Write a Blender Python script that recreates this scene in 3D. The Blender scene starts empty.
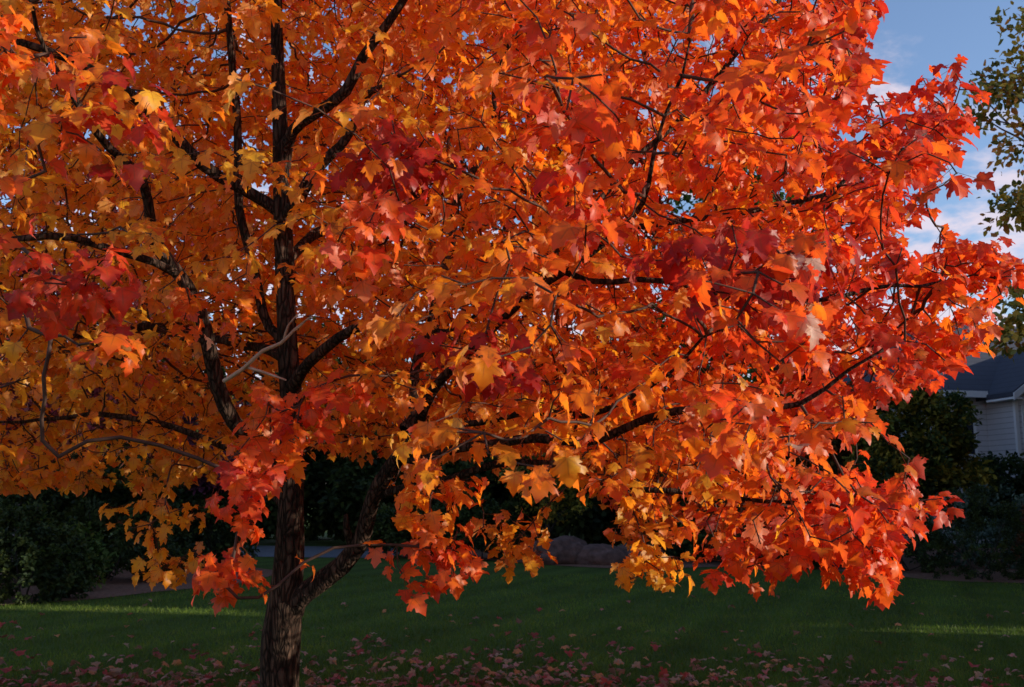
import bpy, math, random
import numpy as np
from mathutils import Vector, kdtree, noise, geometry

random.seed(7)
rng = np.random.default_rng(11)
scene = bpy.context.scene
COL = scene.collection

# ------------------------------------------------------------------ camera
CAM_Z, FPX, CX, CY = 1.6, 1000.0, 512.0, 343.5
PITCH = math.atan((500 - CY) / FPX)
cp, sp = math.cos(PITCH), math.sin(PITCH)


def P(px, py, d):
    """point seen in direction (px, py) at depth d along the view axis"""
    x = (px - CX) / FPX * d
    u = -(py - CY) / FPX * d
    return np.array([x, d * cp - u * sp, CAM_Z + d * sp + u * cp])


def project(p):
    p = np.asarray(p, float)
    x, y, z = p[..., 0], p[..., 1], p[..., 2] - CAM_Z
    d = y * cp + z * sp
    u = -y * sp + z * cp
    dd = np.where(np.abs(d) < 1e-3, 1e-3, d)
    return np.stack([CX + FPX * x / dd, CY - FPX * u / dd, d], -1)


def G(px, py):
    """ground point under pixel"""
    dirv = P(px, py, 1.0) - np.array([0, 0, CAM_Z])
    t = -CAM_Z / dirv[2]
    return np.array([dirv[0] * t, dirv[1] * t, 0.0])


cam = bpy.data.cameras.new("camera")
cam.lens = 36.0 * FPX / 1024.0
cam.sensor_width = 36.0
cam.clip_end = 2000
cam.dof.use_dof = True
cam.dof.focus_distance = 4.8
cam.dof.aperture_fstop = 6.3
cam_o = bpy.data.objects.new("camera", cam)
COL.objects.link(cam_o)
cam_o.location = (0, 0, CAM_Z)
cam_o.rotation_euler = (math.pi / 2 + PITCH, 0, 0)
scene.camera = cam_o


# ------------------------------------------------------------------ object helpers
def tag(o, label=None, cat=None, group=None, kind=None):
    if label: o["label"] = label
    if cat: o["category"] = cat
    if group: o["group"] = group
    if kind: o["kind"] = kind
    return o


def empty(name, loc=(0, 0, 0), rz=0.0):
    o = bpy.data.objects.new(name, None)
    o.empty_display_size = 0.2
    o.location = loc
    o.rotation_euler = (0, 0, rz)
    COL.objects.link(o)
    return o


def link(name, me, mats, parent=None, loc=(0, 0, 0)):
    o = bpy.data.objects.new(name, me)
    for m in (mats if isinstance(mats, (list, tuple)) else [mats]):
        if m.name not in [x.name for x in me.materials if x]:
            me.materials.append(m)
    o.location = loc
    if parent is not None:
        o.parent = parent
    COL.objects.link(o)
    return o


def mesh_np(name, V, F, col=None, smooth=False, mat_idx=None, leafc=None):
    """V (n,3); F: array (m,k) or list of such arrays; col per-vertex (n,3)"""
    me = bpy.data.meshes.new(name)
    if not isinstance(F, list): F = [F]
    F = [np.asarray(f, np.int32) for f in F if len(f)]
    V = np.asarray(V, np.float32)
    me.vertices.add(len(V))
    me.vertices.foreach_set("co", V.ravel())
    loops = np.concatenate([f.ravel() for f in F])
    tot = np.concatenate([np.full(len(f), f.shape[1], np.int32) for f in F])
    start = np.concatenate([[0], np.cumsum(tot)[:-1]]).astype(np.int32)
    me.loops.add(len(loops))
    me.loops.foreach_set("vertex_index", loops)
    me.polygons.add(len(tot))
    me.polygons.foreach_set("loop_start", start)
    me.polygons.foreach_set("loop_total", tot)
    me.polygons.foreach_set("use_smooth", np.full(len(tot), bool(smooth)))
    if mat_idx is not None:
        me.polygons.foreach_set("material_index", np.asarray(mat_idx, np.int32))
    me.update(calc_edges=True)
    me.validate()
    if col is not None:
        a = me.color_attributes.new("Col", 'FLOAT_COLOR', 'POINT')
        c = np.ones((len(V), 4), np.float32)
        c[:, :3] = col
        a.data.foreach_set("color", c.ravel())
    if leafc is not None:
        a = me.attributes.new("leaf", 'FLOAT_VECTOR', 'POINT')
        a.data.foreach_set("vector", np.asarray(leafc, np.float32).ravel())
    return me


class MB:
    """collects boxes / prisms / tubes into one mesh"""
    def __init__(self): self.v, self.f = [], []

    def add(self, v, f):
        b = len(self.v)
        self.v += [tuple(p) for p in v]
        self.f += [tuple(i + b for i in q) for q in f]
        return self

    def box(self, x0, x1, y0, y1, z0, z1):
        v = [(x, y, z) for z in (z0, z1) for y in (y0, y1) for x in (x0, x1)]
        return self.add(v, [(0, 2, 3, 1), (4, 5, 7, 6), (0, 1, 5, 4), (2, 6, 7, 3), (0, 4, 6, 2), (1, 3, 7, 5)])

    def prism(self, poly, axis, a, b):
        n = len(poly)
        mk = (lambda u, w, t: (t, u, w)) if axis == 'x' else ((lambda u, w, t: (u, t, w)) if axis == 'y' else (lambda u, w, t: (u, w, t)))
        v = [mk(u, w, a) for u, w in poly] + [mk(u, w, b) for u, w in poly]
        f = [tuple(range(n))[::-1], tuple(range(n, 2 * n))] + [(i, (i + 1) % n, n + (i + 1) % n, n + i) for i in range(n)]
        return self.add(v, f)

    def mesh(self, name, smooth=False):
        me = bpy.data.meshes.new(name)
        me.from_pydata(self.v, [], self.f)
        if smooth: me.polygons.foreach_set("use_smooth", [True] * len(me.polygons))
        me.update()
        return me

    def build(self, name, mat, parent=None, smooth=False, loc=(0, 0, 0)):
        return link(name, self.mesh(name, smooth), mat, parent, loc)


def tube(points, radii, sides=8, wob=0.0, cap=True):
    """swept tube -> verts, quads, tris"""
    pts = np.asarray(points, float)
    n = len(pts)
    tang = np.gradient(pts, axis=0)
    tang /= np.linalg.norm(tang, axis=1)[:, None] + 1e-9
    ref = np.array([1.0, 0, 0]) if abs(tang[0][0]) < 0.8 else np.array([0, 1.0, 0])
    V = []
    ang = np.linspace(0, 2 * math.pi, sides, endpoint=False)
    u = ref - tang[0] * ref.dot(tang[0]); u /= np.linalg.norm(u)
    for i in range(n):
        u = u - tang[i] * u.dot(tang[i]); u /= np.linalg.norm(u) + 1e-9
        w = np.cross(tang[i], u)
        for k, a in enumerate(ang):
            r = radii[i]
            if wob:
                q = pts[i] * 6.0
                r *= 1 + wob * noise.noise(Vector((math.cos(a) * 1.7 + q[0] * .15, math.sin(a) * 1.7 + q[1] * .15, q[2] * .5)))
            V.append(pts[i] + (u * math.cos(a) + w * math.sin(a)) * r)
    Q = []
    for i in range(n - 1):
        for k in range(sides):
            a, b = i * sides + k, i * sides + (k + 1) % sides
            Q.append((a, b, b + sides, a + sides))
    T = []
    if cap:
        V.append(pts[-1] + tang[-1] * radii[-1] * .6); c = len(V) - 1
        e = (n - 1) * sides
        for k in range(sides): T.append((e + k, e + (k + 1) % sides, c))
    return np.array(V), np.array(Q, int), np.array(T, int).reshape(-1, 3)


def tubes_mesh(name, lst, sides=8, wob=0.0):
    Vs, Qs, Ts, b = [], [], [], 0
    for pts, rad in lst:
        v, q, t = tube(pts, rad, sides, wob)
        Vs.append(v); Qs.append(q + b); Ts.append(t + b); b += len(v)
    return mesh_np(name, np.concatenate(Vs), [np.concatenate(Qs), np.concatenate(Ts)], smooth=True)


def spline(ctrl, step=0.1, jit=0.0):
    """Catmull-Rom through rows of ctrl (any dimension)"""
    c = np.asarray(ctrl, float)
    ext = np.vstack([2 * c[0] - c[1], c, 2 * c[-1] - c[-2]])
    out = []
    for i in range(1, len(ext) - 2):
        p0, p1, p2, p3 = ext[i - 1:i + 3]
        n = max(2, int(np.linalg.norm(p2[:3] - p1[:3]) / step))
        for t in np.arange(n) / n:
            out.append(.5 * (2 * p1 + (p2 - p0) * t + (2 * p0 - 5 * p1 + 4 * p2 - p3) * t * t + (3 * p1 - p0 - 3 * p2 + p3) * t ** 3))
    out.append(c[-1])
    out = np.array(out)
    if jit:
        for i in range(1, len(out) - 1):
            q = Vector(out[i][:3] * 2.3)
            out[i][:3] += np.array(noise.noise_vector(q)) * jit
    return out


# ------------------------------------------------------------------ materials
def new_mat(name):
    m = bpy.data.materials.new(name)
    m.use_nodes = True
    nt = m.node_tree
    nt.nodes.clear()
    return m, nt.nodes, nt.links


def N(nodes, t, **kw):
    n = nodes.new(t)
    for k, v in kw.items():
        if k in n.inputs: n.inputs[k].default_value = v
        else: setattr(n, k, v)
    return n


def solid_mat(name, c1, c2, scale=4.0, rough=0.8, bump=0.0, bscale=None, stretch=(1, 1, 1), spec=0.3, detail=6.0):
    m, nd, lk = new_mat(name)
    out = N(nd, "ShaderNodeOutputMaterial")
    b = N(nd, "ShaderNodeBsdfPrincipled", Roughness=rough)
    b.inputs["Specular IOR Level"].default_value = spec
    tc = N(nd, "ShaderNodeTexCoord")
    mp = N(nd, "ShaderNodeMapping"); mp.inputs["Scale"].default_value = stretch
    lk.new(tc.outputs["Object"], mp.inputs["Vector"])
    nz = N(nd, "ShaderNodeTexNoise", Scale=scale, Detail=detail, Roughness=0.6)
    lk.new(mp.outputs[0], nz.inputs["Vector"])
    mr = N(nd, "ShaderNodeMapRange"); mr.inputs["From Min"].default_value = .3; mr.inputs["From Max"].default_value = .7
    lk.new(nz.outputs["Fac"], mr.inputs["Value"])
    mx = N(nd, "ShaderNodeMix", data_type='RGBA')
    mx.inputs["A"].default_value = (*c1, 1); mx.inputs["B"].default_value = (*c2, 1)
    lk.new(mr.outputs[0], mx.inputs["Factor"])
    lk.new(mx.outputs["Result"], b.inputs["Base Color"])
    if bump:
        nz2 = N(nd, "ShaderNodeTexNoise", Scale=bscale or scale * 4, Detail=8.0)
        lk.new(mp.outputs[0], nz2.inputs["Vector"])
        bp = N(nd, "ShaderNodeBump", Strength=bump, Distance=0.02)
        lk.new(nz2.outputs["Fac"], bp.inputs["Height"])
        lk.new(bp.outputs[0], b.inputs["Normal"])
    lk.new(b.outputs[0], out.inputs[0])
    return m


def leaf_mat(name, transl=0.45, rough=0.45, spec=0.35, tcol=(1.25, 1.15, .8), under=0.25, mottled=True, veins=False):
    m, nd, lk = new_mat(name)
    out = N(nd, "ShaderNodeOutputMaterial")
    at = N(nd, "ShaderNodeAttribute", attribute_name="Col")
    src = at.outputs["Color"]
    if mottled:
        tc = N(nd, "ShaderNodeTexCoord")
        nz = N(nd, "ShaderNodeTexNoise", Scale=38.0, Detail=3.0)
        lk.new(tc.outputs["Object"], nz.inputs["Vector"])
        mr = N(nd, "ShaderNodeMapRange"); mr.inputs["To Min"].default_value = .72; mr.inputs["To Max"].default_value = 1.28
        lk.new(nz.outputs["Fac"], mr.inputs["Value"])
        mu = N(nd, "ShaderNodeMix", data_type='RGBA', blend_type='MULTIPLY'); mu.inputs["Factor"].default_value = 1
        lk.new(src, mu.inputs["A"]); lk.new(mr.outputs[0], mu.inputs["B"])
        src = mu.outputs["Result"]
    if veins:
        la = N(nd, "ShaderNodeAttribute", attribute_name="leaf")
        sx = N(nd, "ShaderNodeSeparateXYZ"); lk.new(la.outputs["Vector"], sx.inputs[0])
        ds = []
        for ang in (0, 54.5, 98):
            a_ = math.radians(ang)
            m1 = N(nd, "ShaderNodeMath", operation='MULTIPLY'); m1.inputs[1].default_value = math.cos(a_); lk.new(sx.outputs[0], m1.inputs[0])
            m2 = N(nd, "ShaderNodeMath", operation='MULTIPLY'); m2.inputs[1].default_value = math.sin(a_); lk.new(sx.outputs[1], m2.inputs[0])
            sb = N(nd, "ShaderNodeMath", operation='SUBTRACT'); lk.new(m1.outputs[0], sb.inputs[0]); lk.new(m2.outputs[0], sb.inputs[1])
            ab = N(nd, "ShaderNodeMath", operation='ABSOLUTE'); lk.new(sb.outputs[0], ab.inputs[0])
            ds.append(ab)
        mn = N(nd, "ShaderNodeMath", operation='MINIMUM'); lk.new(ds[0].outputs[0], mn.inputs[0]); lk.new(ds[1].outputs[0], mn.inputs[1])
        mn2 = N(nd, "ShaderNodeMath", operation='MINIMUM'); lk.new(mn.outputs[0], mn2.inputs[0]); lk.new(ds[2].outputs[0], mn2.inputs[1])
        vr = N(nd, "ShaderNodeMapRange"); vr.inputs["From Min"].default_value = .008; vr.inputs["From Max"].default_value = .045
        vr.inputs["To Min"].default_value = .38; vr.inputs["To Max"].default_value = 0; lk.new(mn2.outputs[0], vr.inputs["Value"])
        vm = N(nd, "ShaderNodeMix", data_type='RGBA'); vm.inputs["B"].default_value = (.34, .10, .03, 1)
        lk.new(vr.outputs[0], vm.inputs["Factor"]); lk.new(src, vm.inputs["A"])
        # dry brown blotches, only on some leaves
        nb = N(nd, "ShaderNodeTexNoise", Scale=24.0, Detail=4.0); lk.new(tc.outputs["Object"], nb.inputs["Vector"])
        ad = N(nd, "ShaderNodeMath", operation='MULTIPLY_ADD'); ad.inputs[1].default_value = .22; lk.new(sx.outputs[2], ad.inputs[0]); lk.new(nb.outputs["Fac"], ad.inputs[2])
        br = N(nd, "ShaderNodeMapRange"); br.inputs["From Min"].default_value = .78; br.inputs["From Max"].default_value = .86; br.inputs["To Max"].default_value = .7; lk.new(ad.outputs[0], br.inputs["Value"])
        bm_ = N(nd, "ShaderNodeMix", data_type='RGBA'); bm_.inputs["B"].default_value = (.20, .075, .025, 1)
        lk.new(br.outputs[0], bm_.inputs["Factor"]); lk.new(vm.outputs["Result"], bm_.inputs["A"])
        src = bm_.outputs["Result"]
    # paler underside
    ge = N(nd, "ShaderNodeNewGeometry")
    mf = N(nd, "ShaderNodeMath", operation='MULTIPLY'); mf.inputs[1].default_value = under
    lk.new(ge.outputs["Backfacing"], mf.inputs[0])
    ml = N(nd, "ShaderNodeMix", data_type='RGBA'); ml.inputs["B"].default_value = (.78, .42, .36, 1)
    lk.new(mf.outputs[0], ml.inputs["Factor"]); lk.new(src, ml.inputs["A"])
    b = N(nd, "ShaderNodeBsdfPrincipled", Roughness=rough)
    b.inputs["Specular IOR Level"].default_value = spec
    lk.new(ml.outputs["Result"], b.inputs["Base Color"])
    tm = N(nd, "ShaderNodeMix", data_type='RGBA', blend_type='MULTIPLY'); tm.inputs["Factor"].default_value = 1
    tm.inputs["B"].default_value = (*tcol, 1)
    lk.new(src, tm.inputs["A"])
    tr = N(nd, "ShaderNodeBsdfTranslucent")
    lk.new(tm.outputs["Result"], tr.inputs["Color"])
    ms = N(nd, "ShaderNodeMixShader"); ms.inputs[0].default_value = transl
    lk.new(b.outputs[0], ms.inputs[1]); lk.new(tr.outputs[0], ms.inputs[2])
    lk.new(ms.outputs[0], out.inputs[0])
    return m


M_leaf = leaf_mat("maple_leaf", transl=0.55, rough=.43, spec=.4, tcol=(1.35, 1.2, .85), under=.26, veins=True)
M_bgleaf = leaf_mat("background_leaf", transl=0.3, rough=.6, spec=.2, tcol=(1.1, 1.2, .7), under=0.0, mottled=False)
M_dryleaf = leaf_mat("fallen_leaf", transl=0.15, rough=.6, spec=.25, tcol=(1, 1, 1), under=0.45)
M_grassblade = leaf_mat("grass_blade", transl=0.35, rough=.5, spec=.25, tcol=(1.1, 1.3, .6), under=0.0, mottled=False)
M_bark = solid_mat("maple_bark", (.026, .016, .011), (.12, .07, .048), scale=11, rough=.9, bump=1.0, bscale=26, stretch=(2.2, 2.2, .3), spec=.15)
def add_furrows(m):
    nd, lk = m.node_tree.nodes, m.node_tree.links
    b = next(x for x in nd if x.type == 'BSDF_PRINCIPLED')
    tc = N(nd, "ShaderNodeTexCoord"); mp = N(nd, "ShaderNodeMapping"); mp.inputs["Scale"].default_value = (1, 1, .22)
    lk.new(tc.outputs["Object"], mp.inputs["Vector"])
    nz = N(nd, "ShaderNodeTexNoise", Scale=6.0, Detail=4.0); lk.new(mp.outputs[0], nz.inputs["Vector"])
    av = N(nd, "ShaderNodeMix", data_type='RGBA'); av.inputs["Factor"].default_value = .12; lk.new(mp.outputs[0], av.inputs["A"]); lk.new(nz.outputs["Color"], av.inputs["B"])
    vo = N(nd, "ShaderNodeTexVoronoi", feature='DISTANCE_TO_EDGE', Scale=42.0); lk.new(av.outputs["Result"], vo.inputs["Vector"])
    mr = N(nd, "ShaderNodeMapRange"); mr.inputs["From Max"].default_value = .22; mr.inputs["To Min"].default_value = .22; mr.inputs["To Max"].default_value = 1.15
    lk.new(vo.outputs["Distance"], mr.inputs["Value"])
    src = b.inputs["Base Color"].links[0].from_socket
    mu = N(nd, "ShaderNodeMix", data_type='RGBA', blend_type='MULTIPLY'); mu.inputs["Factor"].default_value = 1
    lk.new(src, mu.inputs["A"]); lk.new(mr.outputs[0], mu.inputs["B"]); lk.new(mu.outputs["Result"], b.inputs["Base Color"])
    old = b.inputs["Normal"].links[0].from_socket
    bp = N(nd, "ShaderNodeBump", Strength=1.0, Distance=.012); lk.new(mr.outputs[0], bp.inputs["Height"]); lk.new(old, bp.inputs["Normal"]); lk.new(bp.outputs[0], b.inputs["Normal"])


add_furrows(M_bark)
M_twig = solid_mat("twig_bark", (.055, .03, .022), (.11, .06, .045), scale=12, rough=.8, spec=.2)
M_pale = solid_mat("pale_dead_wood", (.6, .48, .38), (.38, .28, .2), scale=14, rough=.85, bump=.4, spec=.2)
M_greybark = solid_mat("grey_bark", (.13, .12, .13), (.25, .23, .24), scale=7, rough=.9, bump=.6, stretch=(1, 1, .4), spec=.15)
M_darkbark = solid_mat("dark_bark", (.03, .025, .02), (.07, .055, .045), scale=7, rough=.9, bump=.5, stretch=(1, 1, .3), spec=.15)
M_mulch = solid_mat("bark_mulch", (.12, .06, .042), (.28, .15, .10), scale=14, rough=.95, bump=1.0, bscale=40, spec=.1)
M_road = solid_mat("asphalt", (.09, .095, .11), (.15, .155, .17), scale=3, rough=.85, bump=.2, bscale=80)
M_kerb = solid_mat("kerb_concrete", (.3, .29, .28), (.4, .39, .37), scale=5, rough=.9, bump=.2)
M_rock = solid_mat("boulder_stone", (.06, .036, .03), (.17, .10, .082), scale=5.5, rough=.9, bump=.7, bscale=14, spec=.2)
M_trim = solid_mat("white_trim", (.74, .74, .75), (.8, .8, .8), scale=2, rough=.55)
M_dark = solid_mat("shade_core", (.02, .016, .012), (.05, .04, .03), scale=6, rough=.95, bump=.6)


def banded_mat(name, c1, c2, period, cmul=.6, rough=.7, ver=0.0):
    """horizontal courses (siding / shingles) in object space"""
    m, nd, lk = new_mat(name)
    out = N(nd, "ShaderNodeOutputMaterial")
    b = N(nd, "ShaderNodeBsdfPrincipled", Roughness=rough)
    tc = N(nd, "ShaderNodeTexCoord")
    sx = N(nd, "ShaderNodeSeparateXYZ"); lk.new(tc.outputs["Object"], sx.inputs[0])
    dv = N(nd, "ShaderNodeMath", operation='DIVIDE'); dv.inputs[1].default_value = period
    lk.new(sx.outputs["Z"], dv.inputs[0])
    fr = N(nd, "ShaderNodeMath", operation='FRACT'); lk.new(dv.outputs[0], fr.inputs[0])
    nz = N(nd, "ShaderNodeTexNoise", Scale=3.0, Detail=6.0); lk.new(tc.outputs["Object"], nz.inputs["Vector"])
    mx = N(nd, "ShaderNodeMix", data_type='RGBA')
    mx.inputs["A"].default_value = (*c1, 1); mx.inputs["B"].default_value = (*c2, 1)
    lk.new(nz.outputs["Fac"], mx.inputs["Factor"])
    lt = N(nd, "ShaderNodeMath", operation='LESS_THAN'); lt.inputs[1].default_value = .14
    lk.new(fr.outputs[0], lt.inputs[0])
    m2 = N(nd, "ShaderNodeMix", data_type='RGBA', blend_type='MULTIPLY')
    m2.inputs["B"].default_value = (cmul, cmul, cmul, 1)
    lk.new(lt.outputs[0], m2.inputs["Factor"]); lk.new(mx.outputs["Result"], m2.inputs["A"])
    lk.new(m2.outputs["Result"], b.inputs["Base Color"])
    bp = N(nd, "ShaderNodeBump", Strength=.5, Distance=.02)
    lk.new(fr.outputs[0], bp.inputs["Height"]); lk.new(bp.outputs[0], b.inputs["Normal"])
    lk.new(b.outputs[0], out.inputs[0])
    return m


M_siding = banded_mat("pale_siding", (.55, .54, .56), (.64, .62, .64), .2)
M_shingle = banded_mat("slate_shingle", (.03, .033, .05), (.055, .058, .08), .22, .65, .85)


def glass_mat():
    m, nd, lk = new_mat("window_glass")
    out = N(nd, "ShaderNodeOutputMaterial")
    b = N(nd, "ShaderNodeBsdfPrincipled", Roughness=.06)
    nz = N(nd, "ShaderNodeTexNoise", Scale=2.0)
    cr = N(nd, "ShaderNodeMix", data_type='RGBA'); cr.inputs["A"].default_value = (.01, .012, .016, 1); cr.inputs["B"].default_value = (.03, .032, .04, 1)
    lk.new(nz.outputs["Fac"], cr.inputs["Factor"]); lk.new(cr.outputs["Result"], b.inputs["Base Color"])
    lk.new(b.outputs[0], out.inputs[0])
    return m


M_glass = glass_mat()


def lawn_mat():
    m, nd, lk = new_mat("lawn_turf")
    out = N(nd, "ShaderNodeOutputMaterial")
    b = N(nd, "ShaderNodeBsdfPrincipled", Roughness=.9)
    b.inputs["Specular IOR Level"].default_value = .1
    tc = N(nd, "ShaderNodeTexCoord")
    n1 = N(nd, "ShaderNodeTexNoise", Scale=.6, Detail=5.0)
    n2 = N(nd, "ShaderNodeTexNoise", Scale=26.0, Detail=6.0, Roughness=.75)
    lk.new(tc.outputs["Object"], n1.inputs["Vector"]); lk.new(tc.outputs["Object"], n2.inputs["Vector"])
    mx = N(nd, "ShaderNodeMix", data_type='RGBA'); mx.inputs["A"].default_value = (.05, .085, .014, 1); mx.inputs["B"].default_value = (.09, .13, .02, 1)
    lk.new(n1.outputs["Fac"], mx.inputs["Factor"])
    mr = N(nd, "ShaderNodeMapRange"); mr.inputs["From Min"].default_value = .3; mr.inputs["From Max"].default_value = .7
    mr.inputs["To Min"].default_value = .45; mr.inputs["To Max"].default_value = 1.3
    lk.new(n2.outputs["Fac"], mr.inputs["Value"])
    # mowing stripes running diagonally away
    mp = N(nd, "ShaderNodeMapping"); mp.inputs["Rotation"].default_value = (0, 0, math.radians(24))
    lk.new(tc.outputs["Object"], mp.inputs["Vector"])
    wv = N(nd, "ShaderNodeTexWave", Scale=.32, Distortion=.6); lk.new(mp.outputs[0], wv.inputs["Vector"])
    wr = N(nd, "ShaderNodeMapRange"); wr.inputs["To Min"].default_value = .82; wr.inputs["To Max"].default_value = 1.15
    lk.new(wv.outputs["Fac"], wr.inputs["Value"])
    mm = N(nd, "ShaderNodeMath", operation='MULTIPLY'); lk.new(mr.outputs[0], mm.inputs[0]); lk.new(wr.outputs[0], mm.inputs[1])
    mu = N(nd, "ShaderNodeMix", data_type='RGBA', blend_type='MULTIPLY'); mu.inputs["Factor"].default_value = 1
    lk.new(mx.outputs["Result"], mu.inputs["A"]); lk.new(mm.outputs[0], mu.inputs["B"])
    lk.new(mu.outputs["Result"], b.inputs["Base Color"])
    bp = N(nd, "ShaderNodeBump", Strength=.8, Distance=.03); lk.new(n2.outputs["Fac"], bp.inputs["Height"]); lk.new(bp.outputs[0], b.inputs["Normal"])
    lk.new(b.outputs[0], out.inputs[0])
    return m


M_lawn = lawn_mat()

# ------------------------------------------------------------------ sun, sky
SUN_EL = math.radians(15)
SUN_AZ = np.array([0.9786, -0.2055]); SUN_AZ /= np.linalg.norm(SUN_AZ)    # horizontal direction towards the sun
sun_dir = Vector((SUN_AZ[0] * math.cos(SUN_EL), SUN_AZ[1] * math.cos(SUN_EL), math.sin(SUN_EL)))
sun = bpy.data.lights.new("sun", 'SUN')
sun.energy = 5.0
sun.angle = math.radians(.55)
sun.color = (1.0, .92, .76)
sun_o = bpy.data.objects.new("sun", sun)
COL.objects.link(sun_o)
sun_o.location = (30, -10, 20)
sun_o.rotation_euler = sun_dir.to_track_quat('Z', 'Y').to_euler()


def make_world():
    w = bpy.data.worlds.new("World")
    scene.world = w
    w.use_nodes = True
    nd, lk = w.node_tree.nodes, w.node_tree.links
    nd.clear()
    out = N(nd, "ShaderNodeOutputWorld")
    sky = N(nd, "ShaderNodeTexSky", sky_type='NISHITA')
    sky.sun_disc = False
    sky.sun_elevation = SUN_EL
    sky.sun_rotation = math.atan2(SUN_AZ[0], SUN_AZ[1])
    sky.altitude = 100
    sky.air_density = 1.0; sky.dust_density = .6; sky.ozone_density = 1.6
    tc = N(nd, "ShaderNodeTexCoord")
    sx = N(nd, "ShaderNodeSeparateXYZ"); lk.new(tc.outputs["Generated"], sx.inputs[0])
    # flatten the direction onto a cloud layer: xy / (z + k)
    az = N(nd, "ShaderNodeMath", operation='ADD'); az.inputs[1].default_value = .16; lk.new(sx.outputs["Z"], az.inputs[0])
    dx = N(nd, "ShaderNodeMath", operation='DIVIDE'); lk.new(sx.outputs["X"], dx.inputs[0]); lk.new(az.outputs[0], dx.inputs[1])
    dy = N(nd, "ShaderNodeMath", operation='DIVIDE'); lk.new(sx.outputs["Y"], dy.inputs[0]); lk.new(az.outputs[0], dy.inputs[1])
    cx = N(nd, "ShaderNodeCombineXYZ"); lk.new(dx.outputs[0], cx.inputs[0]); lk.new(dy.outputs[0], cx.inputs[1])
    mp = N(nd, "ShaderNodeMapping"); mp.inputs["Location"].default_value = (CLOUD[0], CLOUD[1], 0); lk.new(cx.outputs[0], mp.inputs["Vector"])
    nz = N(nd, "ShaderNodeTexNoise", Scale=4.2, Detail=8.0, Roughness=.55, Distortion=.3); lk.new(mp.outputs[0], nz.inputs["Vector"])
    # more cloud towards the horizon
    zr = N(nd, "ShaderNodeMapRange"); zr.inputs["From Min"].default_value = .2; zr.inputs["From Max"].default_value = .5
    zr.inputs["To Min"].default_value = .16; zr.inputs["To Max"].default_value = -.03; lk.new(sx.outputs["Z"], zr.inputs["Value"])
    ad = N(nd, "ShaderNodeMath", operation='ADD'); lk.new(nz.outputs["Fac"], ad.inputs[0]); lk.new(zr.outputs[0], ad.inputs[1])
    cr = N(nd, "ShaderNodeMapRange"); cr.inputs["From Min"].default_value = .56; cr.inputs["From Max"].default_value = .71
    cr.interpolation_type = 'SMOOTHSTEP'
    cr.inputs["To Max"].default_value = .8; lk.new(ad.outputs[0], cr.inputs["Value"])
    mx = N(nd, "ShaderNodeMix", data_type='RGBA'); mx.inputs["B"].default_value = (*CLOUD_COL, 1)
    tn = N(nd, "ShaderNodeMix", data_type='RGBA', blend_type='MULTIPLY'); tn.inputs["Factor"].default_value = 1
    tn.inputs["B"].default_value = (*SKY_TINT, 1); lk.new(sky.outputs[0], tn.inputs["A"])
    lk.new(cr.outputs[0], mx.inputs["Factor"]); lk.new(tn.outputs["Result"], mx.inputs["A"])
    bg = N(nd, "ShaderNodeBackground", Strength=SKY_STR)
    lk.new(mx.outputs["Result"], bg.inputs["Color"]); lk.new(bg.outputs[0], out.inputs[0])


CLOUD, CLOUD_COL, SKY_STR = (0.3, 0.15), (5.9, 5.1, 5.7), 0.15
SKY_TINT = (1.25, 1.28, 1.45)
make_world()
scene.view_settings.view_transform = 'Standard'
scene.view_settings.look = 'None'
scene.view_settings.exposure = 0
scene.cycles.max_bounces = 12
scene.cycles.diffuse_bounces = 8
scene.cycles.transmission_bounces = 8
scene.cycles.use_denoising = True

# ------------------------------------------------------------------ maple leaf shapes
HALF = [(0.0, 0.0), (.07, -.055), (.2, -.04), (.42, -.075), (.37, .05), (.47, .13), (.34, .18), (.40, .24), (.54, .28), (.66, .47),
        (.52, .47), (.48, .57), (.37, .51), (.27, .49), (.28, .6), (.33, .72), (.22, .75), (.11, .9), (.0, 1.05)]


def leaf_template(simple=False, width=1.0, curl=.35, fold=.2, droop=.5, wave=0.05, seed=0):
    r = random.Random(seed)
    half = HALF if not simple else [(0, 0), (.2, -.04), (.42, -.06), (.34, .19), (.65, .46), (.40, .52), (.27, .49), (.33, .72), (0, 1.05)]
    right = [(x * width, y) for x, y in half]
    left = [(-x * width * r.uniform(.92, 1.06), y * r.uniform(.96, 1.04)) for x, y in half[1:-1]][::-1]
    out = right + left
    centre = [(0, .22), (0, .5), (.16 * width, .3), (-.16 * width, .3)]
    pts = out + centre
    n = len(out)
    tris = geometry.delaunay_2d_cdt([Vector(p) for p in pts], [], [list(range(n))], 1, 1e-5)
    V2, F = tris[0], tris[2]
    V = []
    ph = r.uniform(0, 6)
    for p in V2:
        x, y = p.x, p.y
        z = fold * abs(x) - droop * .5 * max(0, y - .1) ** 2 - curl * x * x + wave * math.sin(9 * x + 7 * y + ph)
        V.append((x, y - .12 * droop * max(0, y) ** 2, z))
    F = [f for f in F if len(f) == 3]
    V = np.array(V)
    # radial weight: 0 centre .. 1 lobe tips
    w = np.clip(np.hypot(V[:, 0], V[:, 1] - .3) / .6, 0, 1)
    return V, np.array(F, int), w


TEMPL = []
for s in range(10):
    r_ = random.Random(100 + s)
    TEMPL.append(leaf_template(False, r_.uniform(.85, 1.1), r_.uniform(.05, .9), r_.uniform(.0, .5), r_.uniform(.1, 1.1), r_.uniform(.02, .07), s))
TEMPL_S = []
for s in range(8):
    r_ = random.Random(200 + s)
    TEMPL_S.append(leaf_template(True, r_.uniform(.85, 1.1), r_.uniform(.05, .8), r_.uniform(.0, .45), r_.uniform(.1, 1.0), r_.uniform(.02, .06), s))


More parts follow.
